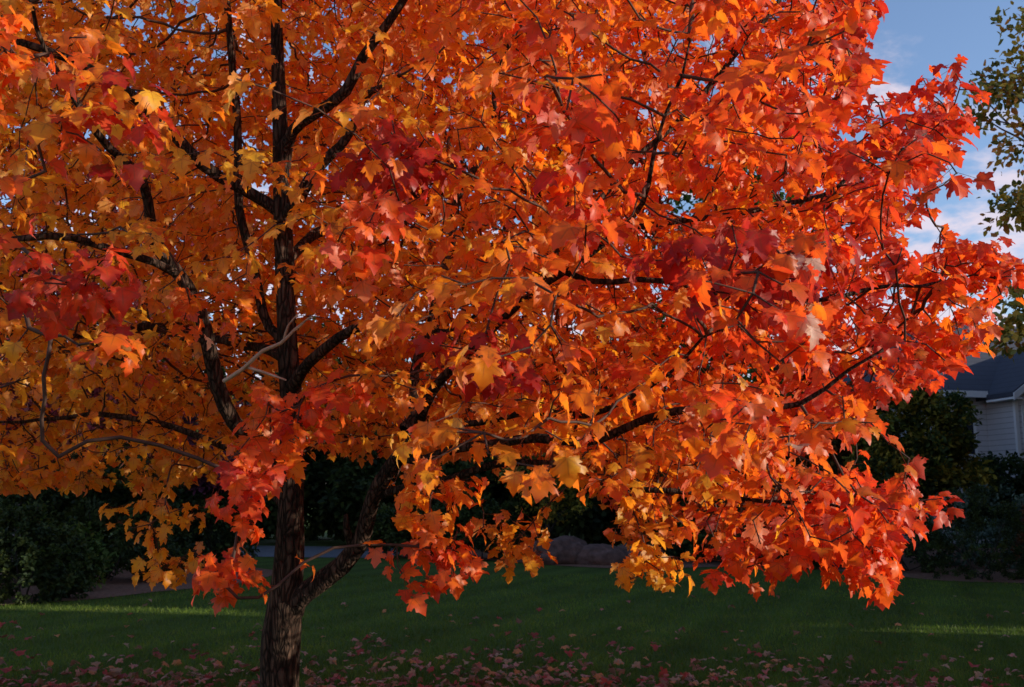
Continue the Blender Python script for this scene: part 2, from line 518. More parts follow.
def instance_leaves(pos, tdir, nrm, size, col, col2, simple):
    """many leaves -> V, F, colours. col at the centre, col2 at lobe tips"""
    Vs, Fs, Cs, Us, base = [], [], [], [], 0
    tdir = tdir / (np.linalg.norm(tdir, axis=1)[:, None] + 1e-9)
    nrm = nrm - tdir * np.sum(nrm * tdir, 1)[:, None]
    nrm = nrm / (np.linalg.norm(nrm, axis=1)[:, None] + 1e-9)
    side = np.cross(tdir, nrm)
    for simp, T in ((False, TEMPL), (True, TEMPL_S)):
        which = rng.integers(0, len(T), len(pos))
        for k, (V, F, w) in enumerate(T):
            sel = np.where((which == k) & (simple == simp))[0]
            if not len(sel): continue
            s = size[sel][:, None, None]
            W = pos[sel][:, None, :] + s * (V[None, :, 0:1] * side[sel][:, None, :] + V[None, :, 1:2] * tdir[sel][:, None, :] + V[None, :, 2:3] * nrm[sel][:, None, :])
            C = col[sel][:, None, :] * (1 - w[None, :, None]) + col2[sel][:, None, :] * w[None, :, None]
            n = len(V)
            FF = F[None] + (np.arange(len(sel)) * n)[:, None, None] + base
            uv = np.empty((len(sel), n_ := len(V), 3)); uv[:, :, 0] = np.abs(V[None, :, 0]); uv[:, :, 1] = V[None, :, 1]; uv[:, :, 2] = rng.uniform(0, 1, len(sel))[:, None]
            Us.append(uv.reshape(-1, 3))
            Vs.append(W.reshape(-1, 3)); Cs.append(C.reshape(-1, 3)); Fs.append(FF.reshape(-1, 3))
            base += len(sel) * n
    return np.concatenate(Vs), np.concatenate(Fs), np.concatenate(Cs), np.concatenate(Us)


# hue ramp: 0 gold .. 1 crimson
RAMP_X = np.array([0, .2, .4, .6, .8, 1.0])
RAMP_C = np.array([(.86, .50, .04), (.86, .36, .022), (.86, .24, .016), (.82, .13, .02), (.70, .055, .022), (.38, .018, .02)])


def ramp(h):
    h = np.clip(h, 0, 1)
    return np.stack([np.interp(h, RAMP_X, RAMP_C[:, i]) for i in range(3)], -1)


# ------------------------------------------------------------------ the maple
D0 = 5.8
TR = [(279, 790, D0, 24), (279, 700, D0, 20), (280, 650, D0, 18.5), (285, 600, D0, 17), (289, 550, D0, 14.5), (291, 480, D0, 12.5), (291, 400, D0 + .02, 11),
      (287, 330, D0 + .05, 10), (284, 260, D0 + .1, 9.5), (282, 200, D0 + .12, 9), (280, 130, D0 + .15, 7.5), (278, 60, D0 + .2, 6.5),
      (277, 0, D0 + .2, 5.5), (280, -120, D0 + .3, 4), (285, -260, D0 + .4, 2.2), (283, -380, D0 + .4, 1)]


def limb(ctrl):
    """(px, py, depth, half-width px) -> rows x, y, z, radius"""
    return np.array([list(P(a, b, d)) + [w / FPX * d] for a, b, d, w in ctrl])


LIMBS = [  # traced from the photograph, depth chosen
    ("lower right limb forking low off the trunk", [(291, 610, 5.8, 11), (325, 575, 5.72, 10.5), (352, 545, 5.65, 9.5), (378, 500, 5.55, 8), (398, 452, 5.4, 7.5), (418, 418, 5.2, 6), (450, 375, 5.0, 5), (500, 322, 4.8, 4), (560, 266, 4.6, 3.6), (612, 226, 4.45, 3.2), (650, 172, 4.3, 2.4), (668, 110, 4.2, 1.6), (690, 40, 4.1, 1)]),
    ("limb leaning up to the left past the pale dead branch", [(288, 480, 5.8, 8), (258, 450, 5.7, 8), (238, 420, 5.62, 8), (217, 362, 5.5, 7.5), (197, 315, 5.4, 7), (176, 272, 5.3, 6.5), (157, 240, 5.2, 6), (143, 200, 5.1, 5), (128, 165, 5.0, 4.5), (90, 120, 4.8, 3.5), (50, 60, 4.6, 2.5), (20, -20, 4.4, 1.5)]),
    ("inner limb rising steeply left of the trunk", [(286, 350, 5.85, 5.5), (266, 335, 5.95, 5), (258, 300, 6.05, 4.8), (247, 262, 6.15, 4.5), (241, 225, 6.2, 4.5), (238, 180, 6.25, 4.5), (238, 120, 6.3, 4), (233, 50, 6.35, 3.6), (228, -30, 6.4, 3), (225, -140, 6.4, 1.5)]),
    ("upper limb slanting up to the left", [(283, 222, 5.92, 7.5), (262, 205, 5.9, 6.5), (225, 178, 5.8, 6), (190, 150, 5.7, 6), (147, 115, 5.55, 5.5), (105, 80, 5.4, 4.5), (60, 52, 5.3, 4), (5, 35, 5.2, 3.5), (-60, 10, 5.0, 2)]),
    ("upper limb curving up to the right", [(283, 170, 5.95, 6), (298, 138, 5.9, 6), (318, 118, 5.85, 6), (345, 92, 5.75, 5.5), (365, 62, 5.7, 5), (386, 30, 5.65, 4.5), (410, -30, 5.6, 3), (430, -120, 5.5, 1.5)]),
    ("limb rising right from the upper trunk fork", [(283, 218, 5.92, 7), (300, 200, 5.85, 6.5), (318, 176, 5.8, 6), (336, 140, 5.7, 5), (352, 108, 5.6, 4), (372, 85, 5.5, 3.5), (400, 75, 5.3, 2)]),
    ("slender limb reaching right at mid height", [(290, 390, 5.8, 6), (312, 365, 5.65, 5.5), (345, 342, 5.5, 5), (378, 322, 5.35, 4.5), (410, 320, 5.2, 3.5), (450, 322, 5.05, 2.5), (490, 300, 4.9, 1.6)]),
    ("upright limb in the upper middle of the crown", [(405, 430, 5.35, 5), (420, 370, 5.6, 4.8), (436, 300, 5.8, 4.6), (450, 240, 5.85, 4.5), (463, 190, 5.9, 4), (482, 150, 5.9, 3.5), (497, 100, 5.9, 3), (515, 30, 5.9, 2.2), (525, -60, 5.9, 1.2)]),
    ("long low limb sweeping right under the crown", [(398, 455, 5.38, 5), (440, 448, 5.1, 5), (500, 444, 4.85, 5), (556, 439, 4.65, 5), (620, 432, 4.5, 4.4), (680, 421, 4.4, 3.8), (735, 412, 4.3, 3.2), (800, 402, 4.25, 2.6), (850, 378, 4.2, 1.8), (905, 340, 4.15, 1)]),
    ("thin limb arching right above the long low limb", [(410, 430, 5.28, 3.5), (455, 424, 5.0, 3.5), (515, 418, 4.75, 3.8), (560, 414, 4.6, 3.8), (605, 408, 4.5, 3.2), (648, 393, 4.4, 2.6), (685, 365, 4.3, 1.8), (720, 330, 4.2, 1)]),
    ("low limb dipping right into the red sprays", [(380, 495, 5.53, 4), (440, 478, 5.3, 4), (520, 468, 5.1, 4), (585, 472, 5.0, 3.6), (640, 482, 4.9, 3.2), (705, 493, 4.8, 2.8), (770, 502, 4.7, 2.2), (830, 508, 4.6, 1.6), (885, 512, 4.5, 1)]),
    ("limb reaching level to the left edge", [(180, 275, 5.3, 4), (140, 252, 5.1, 4), (95, 244, 4.95, 4), (40, 242, 4.8, 3.6), (-30, 236, 4.7, 2.5), (-120, 220, 4.6, 1.4)]),
    ("back limb spreading behind the trunk to the right", [(284, 262, 5.9, 5), (330, 225, 6.4, 5), (400, 195, 6.9, 4.5), (480, 190, 7.3, 4), (580, 190, 7.6, 3.4), (680, 170, 7.8, 2.6), (760, 150, 7.9, 1.6)]),
    ("back limb spreading behind the trunk to the left", [(288, 370, 5.85, 5), (240, 340, 6.4, 4.5), (170, 330, 6.9, 4), (90, 335, 7.3, 3.2), (0, 340, 7.6, 2.4), (-90, 345, 7.8, 1.4)]),
    ("outer right limb carrying the spray against the sky", [(612, 226, 4.45, 3), (665, 225, 4.6, 3), (720, 222, 4.75, 2.8), (780, 212, 4.9, 2.5), (840, 190, 5.05, 2.2), (885, 160, 5.2, 1.8), (920, 140, 5.3, 1.2)]),
    ("outer right limb reaching toward the house", [(556, 268, 4.62, 3), (640, 286, 4.6, 3), (720, 296, 4.65, 2.7), (800, 298, 4.7, 2.4), (870, 292, 4.8, 2), (940, 282, 4.9, 1.4)]),
    ("high limb rising through the right of the crown", [(530, 294, 4.7, 3), (600, 200, 5.1, 3), (680, 120, 5.4, 3), (740, 50, 5.6, 2.6), (790, -20, 5.7, 2), (830, -120, 5.8, 1.2)]),
    ("limb low on the left hung with golden leaves", [(284, 505, 5.8, 4.5), (250, 470, 6.0, 4), (215, 440, 6.2, 3.6), (160, 420, 6.4, 3), (90, 415, 6.6, 2.4), (20, 420, 6.8, 1.6), (-60, 425, 6.9, 1)]),
]

trunk_pts = spline(limb(TR), .06)
limb_pts = []
for label, c in LIMBS:
    p = limb(c)
    limb_pts.append(spline(p, .1, .07))

# skeleton nodes
npos, npar, nlimb = [], [], []


def add_chain(rows, lid, parent=-1):
    last = parent
    for r in rows:
        npos.append(np.array(r[:3])); npar.append(last); nlimb.append(lid)
        last = len(npos) - 1
    return last


def nearest_node(p):
    a = np.array(npos)
    return int(np.argmin(np.sum((a - p) ** 2, 1)))


add_chain(trunk_pts[::2], 0)
for i, r in enumerate(limb_pts):
    add_chain(r, i + 1, nearest_node(r[0][:3]))

# ---- sprays: distinct leaf clusters: px, py, depth, (rx, ry, rz) m, hue, hue spread, n, label
SPRAYS = [
    (238, 478, 4.1, (.15, .15, .17), .66, .10, 14, "bright red leaf cluster hanging in front of the trunk, its upper half"),
    (232, 565, 4.1, (.15, .13, .17), .60, .10, 12, "bright red leaf cluster hanging in front of the trunk, its lower half"),
    (430, 548, 4.2, (.20, .15, .20), .64, .08, 18, "red-orange leaf spray hanging over the lawn right of the low fork"),
    (440, 488, 4.3, (.20, .15, .10), .30, .08, 9, None),
    (522, 535, 6.4, (.20, .18, .22), .25, .06, 14, "small muted orange leaf spray hanging in front of the boulders"),
    (163, 515, 5.7, (.26, .2, .16), .17, .05, 10, "golden leaf spray hanging at lower left, the upper tier"),
    (165, 568, 5.8, (.22, .2, .13), .15, .05, 9, "tan golden leaf spray hanging at lower left, the lower tier"),
    (645, 560, 5.0, (.2, .15, .13), .10, .08, 10, "yellow leaf spray at the bottom of the crown"),
    (740, 560, 4.6, (.18, .15, .12), .66, .08, 9, None),
    (110, 110, 3.3, (.20, .18, .20), .55, .35, 9, "sunlit red and yellow leaves at upper left near the camera"),
    (75, 285, 3.4, (.24, .2, .18), .78, .08, 13, "deep red leaf cluster at left near the camera"),
    (370, 222, 3.3, (.17, .15, .09), .66, .07, 9, "light red sunlit leaf cluster right of the trunk"),
    (350, 260, 3.5, (.12, .12, .10), .40, .2, 5, None),
    (572, 105, 3.4, (.14, .14, .12), .68, .1, 8, None),
    (575, 190, 3.4, (.10, .12, .17), .62, .2, 9, None),
    (395, 165, 3.9, (.26, .2, .09), .93, .05, 12, "dark crimson leaf layer above the light red cluster"),
    (480, 352, 3.7, (.18, .18, .12), .92, .05, 10, "dark crimson leaf cluster in the middle of the crown"),
    (740, 262, 3.3, (.38, .22, .11), .95, .05, 34, "dark crimson leaf layer in the right half of the crown"),
    (800, 290, 3.0, (.06, .08, .2), .62, .15, 7, None),
    (300, 405, 4.3, (.28, .2, .14), .62, .08, 14, None),
    (270, 445, 4.6, (.22, .2, .12), .45, .08, 8, None),
    (30, 60, 3.8, (.3, .2, .2), .42, .1, 8, None),
    (190, 300, 4.6, (.3, .2, .2), .42, .08, 7, None),
    (840, 520, 4.2, (.30, .25, .15), .70, .08, 24, "red leaf spray drooping at lower right over the lawn"),
    (890, 500, 4.3, (.24, .2, .10), .74, .08, 14, None),
    (870, 565, 4.2, (.16, .2, .1), .60, .08, 10, None),
    (790, 555, 4.3, (.16, .2, .14), .58, .1, 10, None),
    (930, 110, 5.3, (.22, .3, .22), .78, .08, 26, "dark red leaf spray standing out against the blue sky"),
    (880, 165, 5.2, (.28, .3, .22), .72, .08, 24, None),
    (980, 262, 4.9, (.24, .25, .13), .72, .1, 20, "red leaf spray tip reaching toward the house roof"),
    (955, 318, 4.8, (.17, .2, .2), .52, .1, 16, None),
]
spr_c = np.array([P(s[0], s[1], s[2]) for s in SPRAYS])
spr_r = np.array([s[3] for s in SPRAYS]) * 1.1
# ---- attractors
CROWN_C = np.array([P(280, 300, D0)[0], P(280, 300, D0)[1] + .1])
SIL = [(866, -40), (862, 60), (846, 105), (836, 150), (868, 150), (893, 112), (930, 92), (958, 100), (962, 128), (940, 160), (908, 190), (888, 235), (905, 272), (960, 258),
       (1008, 256), (996, 290), (975, 335), (930, 375), (885, 400), (815, 436), (812, 455), (915, 484), (930, 505), (890, 555), (830, 565), (765, 585), (700, 580),
       (650, 568), (615, 540), (600, 495), (555, 456), (500, 440), (440, 462), (400, 458), (340, 452), (300, 430), (230, 440), (205, 475), (110, 488), (0, 482), (-600, 470), (-600, -40)]


def in_poly(x, y, poly):
    ins = np.zeros(len(x), bool)
    n = len(poly)
    for i in range(n):
        x1, y1 = poly[i]; x2, y2 = poly[(i + 1) % n]
        c = ((y1 > y) != (y2 > y)) & (x < (x2 - x1) * (y - y1) / (y2 - y1 + 1e-12) + x1)
        ins ^= c
    return ins


def crown_radius(z):
    t = np.clip((z - 1.3) / 7.4, 0, 1)
    return 4.35 * np.where(t < .22, .80 + .2 * t / .22, np.sqrt(np.clip(1 - ((t - .22) / .78) ** 2, 0, 1)))


NS = 110000
zz = rng.uniform(1.35, 8.6, NS)
an = rng.uniform(0, 2 * math.pi, NS)
rr = np.sqrt(rng.uniform(0.0, 1.0, NS))
R = crown_radius(zz)
keep = rng.uniform(0, 1, NS) < (R / 4.35) ** 2
A = np.stack([CROWN_C[0] + np.cos(an) * rr * R, CROWN_C[1] + np.sin(an) * rr * R, zz], -1)
A, rr = A[keep], rr[keep]
pj = project(A)
px, py, d = pj[:, 0], pj[:, 1], pj[:, 2]
prob = np.where(rr > .62, 1.0, np.where(rr > .35, .6, .25))
ok = in_poly(px, np.maximum(py, -39), SIL) & (d > 2.7)
# opening in front of trunk and main limbs
front = d < 5.75
win = 1 / (1 + np.exp((px - 420) / 40))
prob = np.where(front, prob * (1 - win * .90), prob)
prob = np.where(front & (px > 330) & (px < 680) & (d < 4.1), prob * .28, prob)
prob = np.where(front & (px >= 620) & (d < 3.6), prob * .35, prob)
thin_ = (px > 555) & (px < 770) & (py > 485) & (py < 565) & (rng.uniform(0, 1, len(px)) < .6)
prob = np.where(thin_, prob * .12, prob)
prob = np.where((px > 620) & (d < 5.2), prob * .72, prob)
hole = np.minimum(((px - 778) / 42) ** 2 + ((py - 192) / 24) ** 2, ((px - 690) / 26) ** 2 + ((py - 195) / 18) ** 2) < 1
prob = np.where(hole, prob * .1, prob)
prob = np.where((py < -60) | (px < -80), prob * .5, prob)
prob = np.where((d > 6.6) & (px < 700), prob * 1.5, prob)
prob = np.where(front & (px < 330) & (d < 3.9), prob * .2, prob)
nzv = np.array([noise.noise(Vector((p[0] * 1.1, p[1] * 1.1, p[2] * 2.2))) for p in A])
prob *= np.clip(.75 + nzv * 1.5, .05, 1.3)
A = A[ok & (rng.uniform(0, 1, len(A)) < prob * .85)]
print("attractors", len(A))

# ---- space colonisation
STEP, INFL, KILL = .09, 1.25, .112
children = {}


def colonise(A, n_base, far, iters=70):
    near_d = np.full(len(A), 1e9); near_i = np.zeros(len(A), int)
    alive = np.ones(len(A), bool)

    def relax(i0):
        kd = kdtree.KDTree(len(npos) - i0)
        for i in range(i0, len(npos)): kd.insert(npos[i], i)
        kd.balance()
        for a in np.where(alive)[0]:
            _, j, dd = kd.find(A[a])
            if dd < near_d[a]:
                near_d[a] = dd; near_i[a] = j

    relax(0)
    for it in range(iters):
        alive &= near_d > KILL
        act = np.where(alive & (near_d < (INFL if it < 40 else far)))[0]
        if not len(act): break
        acc = {}
        for a in act:
            j = near_i[a]
            v = A[a] - npos[j]
            acc[j] = acc.get(j, 0) + v / (np.linalg.norm(v) + 1e-9)
        i0 = len(npos)
        for j, v in acc.items():
            v = v / (np.linalg.norm(v) + 1e-9)
            pj_ = npar[j]
            if pj_ >= 0 and j >= n_base:
                t = npos[j] - npos[pj_]; t = t / (np.linalg.norm(t) + 1e-9)
                v = v * .7 + t * .45
            v = v * np.array([1, 1, .8]) + rng.normal(size=3) * .2
            v = v / (np.linalg.norm(v) + 1e-9)
            q = npos[j] + v * STEP
            if any(np.linalg.norm(npos[c] - q) < .045 for c in children.get(j, ())):
                q = npos[j] + (v + rng.normal(size=3) * .6) * STEP
                if len(children.get(j, ())) > 3: continue
            npos.append(q); npar.append(j); nlimb.append(50)
            children.setdefault(j, []).append(len(npos) - 1)
        if len(npos) == i0: break
        relax(i0)


N_LIMB = len(npos)
colonise(A, N_LIMB, 2.5)
# shoots feeding the distinct leaf clusters
for k, s in enumerate(SPRAYS):
    c = spr_c[k]
    a = np.array(npos)
    d = np.linalg.norm((a - c) * np.array([1, 1, 1.15]), axis=1) + np.where(np.array(nlimb) == 0, .6, 0) + np.where(a[:, 2] < c[2] - .2, .3, 0)
    i0 = int(np.argmin(d))
    p0 = a[i0]
    L = np.linalg.norm(c - p0)
    if L > .15:
        row = spline(np.array([p0, p0 + (c - p0) * .35 + np.array([0, 0, .14 * L]), p0 + (c - p0) * .75 + np.array([0, 0, .10 * L]), c]), .1, .04)
        add_chain(row[1:], 50, i0)
    ns_ = int(s[6] * 1.5)
    u = rng.normal(size=(ns_, 3)); u /= np.linalg.norm(u, axis=1)[:, None]
    u *= rng.uniform(.2, 1, (ns_, 1)) ** .5
    colonise(spr_c[k] + u * spr_r[k], N_LIMB, 1.0, 12)
NP = np.array(npos); PAR = np.array(npar)
n = len(NP)
print("skeleton nodes", n)
cnt = np.ones(n)
leafc = np.zeros(n)
haskid = np.zeros(n, bool)
for i in range(n - 1, -1, -1):
    p = PAR[i]
    if leafc[i] == 0: leafc[i] = 1
    if p >= 0 and p < i:
        cnt[p] += cnt[i]; leafc[p] += leafc[i]; haskid[p] = True
RAD = .0022 * leafc ** .42 + .0006

bark_limbs = []
maple = empty("maple_tree", (P(279, 700, D0)[0], P(279, 700, D0)[1], 0))
tag(maple, "large maple in orange and red autumn leaf, spreading wide over the lawn", "tree")
base = np.array(maple.location)


def off(pts):
    q = np.array(pts, float).copy(); q[:, :3] -= base
    return q


tp = off(trunk_pts)
# root flare
low = tp[0].copy(); foot = low.copy(); foot[2] = -.05; foot[3] = low[3] * 1.75
mid = low.copy(); mid[2] = max(.12, low[2] * .4); mid[3] = low[3] * 1.18
tp2 = np.vstack([foot, mid, tp]) if low[2] > .2 else np.vstack([foot, tp[tp[:, 2] > .25]])
v, q, t = tube(tp2[:, :3], tp2[:, 3], 22, .13)
link("trunk", mesh_np("trunk", v, [q, t], smooth=True), M_bark, maple)
for (label, c), r in zip(LIMBS, limb_pts):
    r2 = off(r)
    rad = r2[:, 3].copy()
    rad[0] *= 1.25
    v, q, t = tube(r2[:, :3], rad, 10, .16)
    o = link("branch", mesh_np("branch", v, [q, t], smooth=True), M_bark, maple)
    o["label"] = label
# pale dead branch and snapped stubs
pd = spline(limb([(224, 381, 5.0, 2.2), (243, 369, 4.95, 2.2), (262, 352, 4.9, 2.0), (280, 343, 4.85, 1.8), (296, 328, 4.8, 1.5), (304, 322, 4.8, 1.2), (312, 316, 4.75, .8)]), .05, .05)
pd2 = spline(limb([(246, 367, 4.94, 1.6), (260, 371, 4.9, 1.6), (286, 380, 4.85, .9)]), .05)
pd3 = spline(limb([(284, 340, 4.84, 1.2), (288, 326, 4.8, 1), (298, 314, 4.8, .6)]), .05)
o = link("branch", tubes_mesh("branch", [(off(x)[:, :3], x[:, 3]) for x in (pd, pd2, pd3)], 8, .2), M_pale, maple)
o["label"] = "pale bare dead branch catching the sun in front of the trunk"
st = spline(limb([(352, 545, 5.65, 5), (347, 530, 5.58, 4.2), (346, 515, 5.55, 2.6)]), .03)
o = link("stub", tubes_mesh("stub", [(off(st)[:, :3], st[:, 3])], 8, .25), M_bark, maple)
o["label"] = "short snapped stub on the lower right limb"

# twigs (grown shoots)
seg = np.where((PAR >= 0) & (np.array(nlimb) >= 50))[0]
pa, pb = NP[PAR[seg]], NP[seg]
ra, rb = np.minimum(RAD[PAR[seg]], RAD[seg] * 1.35), RAD[seg]
tv = pb - pa; tv /= np.linalg.norm(tv, axis=1)[:, None] + 1e-9
ref = np.where(np.abs(tv[:, 2:3]) < .8, np.array([[0, 0, 1.0]]), np.array([[1.0, 0, 0]]))
u = np.cross(tv, ref); u /= np.linalg.norm(u, axis=1)[:, None]
w = np.cross(tv, u)
S = 5
ring = [(math.cos(2 * math.pi * k / S), math.sin(2 * math.pi * k / S)) for k in range(S)]
VV = np.stack([pa + (u * c + w * s_) * ra[:, None] for c, s_ in ring] + [pb + tv * .004 + (u * c + w * s_) * rb[:, None] for c, s_ in ring], 1) - base
m_ = len(seg)
F = np.array([[k, (k + 1) % S, S + (k + 1) % S, S + k] for k in range(S)])
FF = (F[None] + (np.arange(m_) * 2 * S)[:, None, None]).reshape(-1, 4)
tw = link("twigs", mesh_np("twigs", VV.reshape(-1, 3), FF, smooth=True), M_twig, maple)
tw["kind"] = "stuff"

# ---- leaves
L_pos, L_base, L_t, L_n, L_size, L_h, L_node = [], [], [], [], [], [], []
limb_id = np.array(nlimb)
thin = np.where((limb_id >= 50) & ((leafc <= 5) | ((leafc <= 14) & (rng.uniform(0, 1, n) < .4))))[0]
up = np.array([0, 0, 1.0])
for i in thin:
    p = PAR[i]
    tip = not haskid[i]
    t = NP[i] - NP[p]; t = t / (np.linalg.norm(t) + 1e-9)
    k = rng.integers(3, 6) if tip else (2 if rng.uniform() < .72 else 1)
    a0 = rng.uniform(0, 6.28)
    sx_ = np.cross(t, up); sx_ /= np.linalg.norm(sx_) + 1e-9
    sy_ = np.cross(sx_, t)
    for j in range(k):
        a = a0 + j * (6.28 / k) + rng.normal() * .3
        o_ = t * rng.uniform(.35, .9) + (sx_ * math.cos(a) + sy_ * math.sin(a) * .6) * .8
        o_[2] += .05
        o_ /= np.linalg.norm(o_)
        pl = rng.uniform(.03, .075)
        at = NP[i] - t * rng.uniform(0, .05)
        e = at + o_ * pl + np.array([0, 0, -.25 * pl])
        h = o_.copy(); h[2] = 0
        h = h / (np.linalg.norm(h) + 1e-6)
        dr = np.clip(rng.normal(.68, .45), -.1, 1.5)          # droop below the horizontal
        td = h * math.cos(dr) - up * math.sin(dr)
        nn = up * math.cos(dr) + h * math.sin(dr)
        roll = rng.normal() * .42
        sd = np.cross(td, nn)
        nn = nn * math.cos(roll) + sd * math.sin(roll)
        L_pos.append(e); L_base.append(at); L_t.append(td); L_n.append(nn)
        L_size.append(rng.uniform(.05, .098)); L_node.append(i)
n_grown = len(L_pos)
L_spr = [-1] * n_grown
for k, s in enumerate(SPRAYS):
    q = np.sum(((NP - spr_c[k]) / (spr_r[k] + .12)) ** 2, 1)
    cand = np.where((q < 1.6) & (limb_id >= 50))[0]
    if not len(cand): continue
    for j in range(int(s[6] * 1.5)):
        g = rng.normal(size=3); g /= np.linalg.norm(g)
        e = spr_c[k] + g * rng.uniform(.15, 1) ** .5 * spr_r[k]
        i = cand[np.argmin(np.sum((NP[cand] - e - np.array([0, 0, .05])) ** 2, 1))]
        v = e - NP[i]; lv = np.linalg.norm(v)
        e = NP[i] + v / (lv + 1e-9) * min(lv, .13)
        h = g * np.array([1, 1, 0]) * .8 + np.array([.1, -.45, 0]) + rng.normal(size=3) * np.array([.4, .4, 0])
        h /= np.linalg.norm(h) + 1e-6
        dr = np.clip(rng.normal(1.05, .3), .3, 1.5)
        td = h * math.cos(dr) - up * math.sin(dr)
        nn = up * math.cos(dr) + h * math.sin(dr)
        roll = rng.normal() * .4
        sd = np.cross(td, nn)
        td = td + sd * rng.normal() * .35; td /= np.linalg.norm(td)
        nn = nn * math.cos(roll) + sd * math.sin(roll)
        L_pos.append(e); L_base.append(NP[i]); L_t.append(td); L_n.append(nn)
        L_size.append(rng.uniform(.065, .105)); L_node.append(i); L_spr.append(k)
L_spr = np.array(L_spr)
L_pos, L_base, L_t, L_n, L_size = map(np.array, (L_pos, L_base, L_t, L_n, L_size))
L_node = np.array(L_node)
nl = len(L_pos)
print("leaves", nl)
pj = project(L_pos); lpx, lpy, ld = pj[:, 0], pj[:, 1], pj[:, 2]
# hue field
hr = np.hypot(L_pos[:, 0] - CROWN_C[0], L_pos[:, 1] - CROWN_C[1]) / crown_radius(np.clip(L_pos[:, 2], 1.4, 8.3))
n1 = np.array([noise.noise(Vector(p * 1.5)) for p in L_pos])
n2 = np.array([noise.noise(Vector((p[0] * 4, p[1] * 4, p[2] * 7 + 50))) for p in L_pos])
xw = L_pos[:, 0]
hue = .13 + .36 * np.clip((xw + 2.2) / 4.2, 0, 1) + .14 * np.clip((hr - .55) / .45, 0, 1) + .06 * np.clip((L_pos[:, 2] - 2.2) / 3, -1, 1) + .20 * n1 + .16 * n2 + rng.normal(size=nl) * .05
hue = np.where((ld < 4.4) & (xw > 0), hue + .10, hue)
zone = np.exp(-((xw - .35) / .75) ** 2 - ((L_pos[:, 2] - 1.75) / .4) ** 2)
hue = hue - .15 * zone + .12 * np.clip((xw - .6) / 1.6, 0, 1) * np.clip((hr - .45) / .4, 0, 1)
# lone yellow and crimson leaves
u_ = rng.uniform(0, 1, nl)
hue = np.where(u_ < .08, hue - .32, np.where(u_ > .92, hue + .25, hue))
# sprays
spr_of = np.full(nl, -1)
for k, s in enumerate(SPRAYS):
    q = np.sum(((NP[L_node] - spr_c[k]) / (spr_r[k] + .09)) ** 2, 1)
    inn = ((q < 1) & (spr_of < 0) & (L_spr < 0)) | (L_spr == k)
    spr_of[inn] = k
    wq = np.clip((1.7 - q) / 1.1, 0, 1) * np.where(L_spr == k, 0, 1) + np.where(L_spr == k, 1, 0)
    near = (q < 1.7) | (L_spr == k)
    hue[near] = hue[near] * (1 - wq[near]) + wq[near] * (s[4] + rng.normal(size=near.sum()) * s[5])
hue = np.clip(hue, 0, 1)
val = (rng.uniform(.9, 1.14, nl))[:, None]
c1 = ramp(hue - .08) * val
c2 = ramp(hue + .09) * val
for qx, qy in ((800, 250), (808, 262), (806, 300), (815, 318), (822, 330), (800, 440), (30, 75), (38, 70), (210, 345)):  # a few dried leaves, the sunlit paleness of their backs put into the colour
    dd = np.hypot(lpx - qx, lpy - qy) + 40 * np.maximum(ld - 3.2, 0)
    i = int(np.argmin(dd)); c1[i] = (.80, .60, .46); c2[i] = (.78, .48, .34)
simple = ld > 6.3
simple |= (lpx < -60) | (lpx > 1090) | (lpy < -60)


def leaf_mesh(name, sel):
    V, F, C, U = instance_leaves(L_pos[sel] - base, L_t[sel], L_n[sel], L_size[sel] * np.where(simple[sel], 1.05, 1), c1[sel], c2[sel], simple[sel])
    # petioles: thin three-sided stalks
    a, b = L_base[sel] - base, L_pos[sel] - base
    t = b - a; t /= np.linalg.norm(t, axis=1)[:, None] + 1e-9
    uu = np.cross(t, np.array([.3, .2, 1.0])); uu /= np.linalg.norm(uu, axis=1)[:, None] + 1e-9
    ww = np.cross(t, uu)
    r = .0011
    rg = [(1, 0), (-.5, .87), (-.5, -.87)]
    PV = np.stack([a + (uu * c + ww * s) * r for c, s in rg] + [b + (uu * c + ww * s) * r * .8 for c, s in rg], 1).reshape(-1, 3)
    k = len(a)
    f = np.array([[0, 1, 4, 3], [1, 2, 5, 4], [2, 0, 3, 5]])
    PF = (f[None] + (np.arange(k) * 6)[:, None, None]).reshape(-1, 4) + len(V)
    PC = np.tile(np.array([[.30, .07, .03]]), (len(PV), 1))
    return mesh_np(name, np.concatenate([V, PV]), [F, PF], np.concatenate([C, PC]), smooth=True, leafc=np.concatenate([U, np.tile([[.0, 9.0, .5]], (len(PV), 1))]))


named = [k for k, s in enumerate(SPRAYS) if s[7]]
rest = ~np.isin(spr_of, named)
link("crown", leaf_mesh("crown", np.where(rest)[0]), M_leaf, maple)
for k in named:
    sel = np.where(spr_of == k)[0]
    if not len(sel): continue
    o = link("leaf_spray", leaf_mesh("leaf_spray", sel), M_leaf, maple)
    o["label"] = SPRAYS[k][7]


# ------------------------------------------------------------------ ground
def sheet(name, poly, z, mat, kind="structure", th=None):
    me = bpy.data.meshes.new(name)
    me.from_pydata([(x, y, z) for x, y in poly], [], [tuple(range(len(poly)))])
    me.update()
    o = link(name, me, mat)
    if kind: o["kind"] = kind
    return o


sheet("ground", [(-600, -200), (600, -200), (600, 900), (-600, 900)], 0.0, M_lawn)
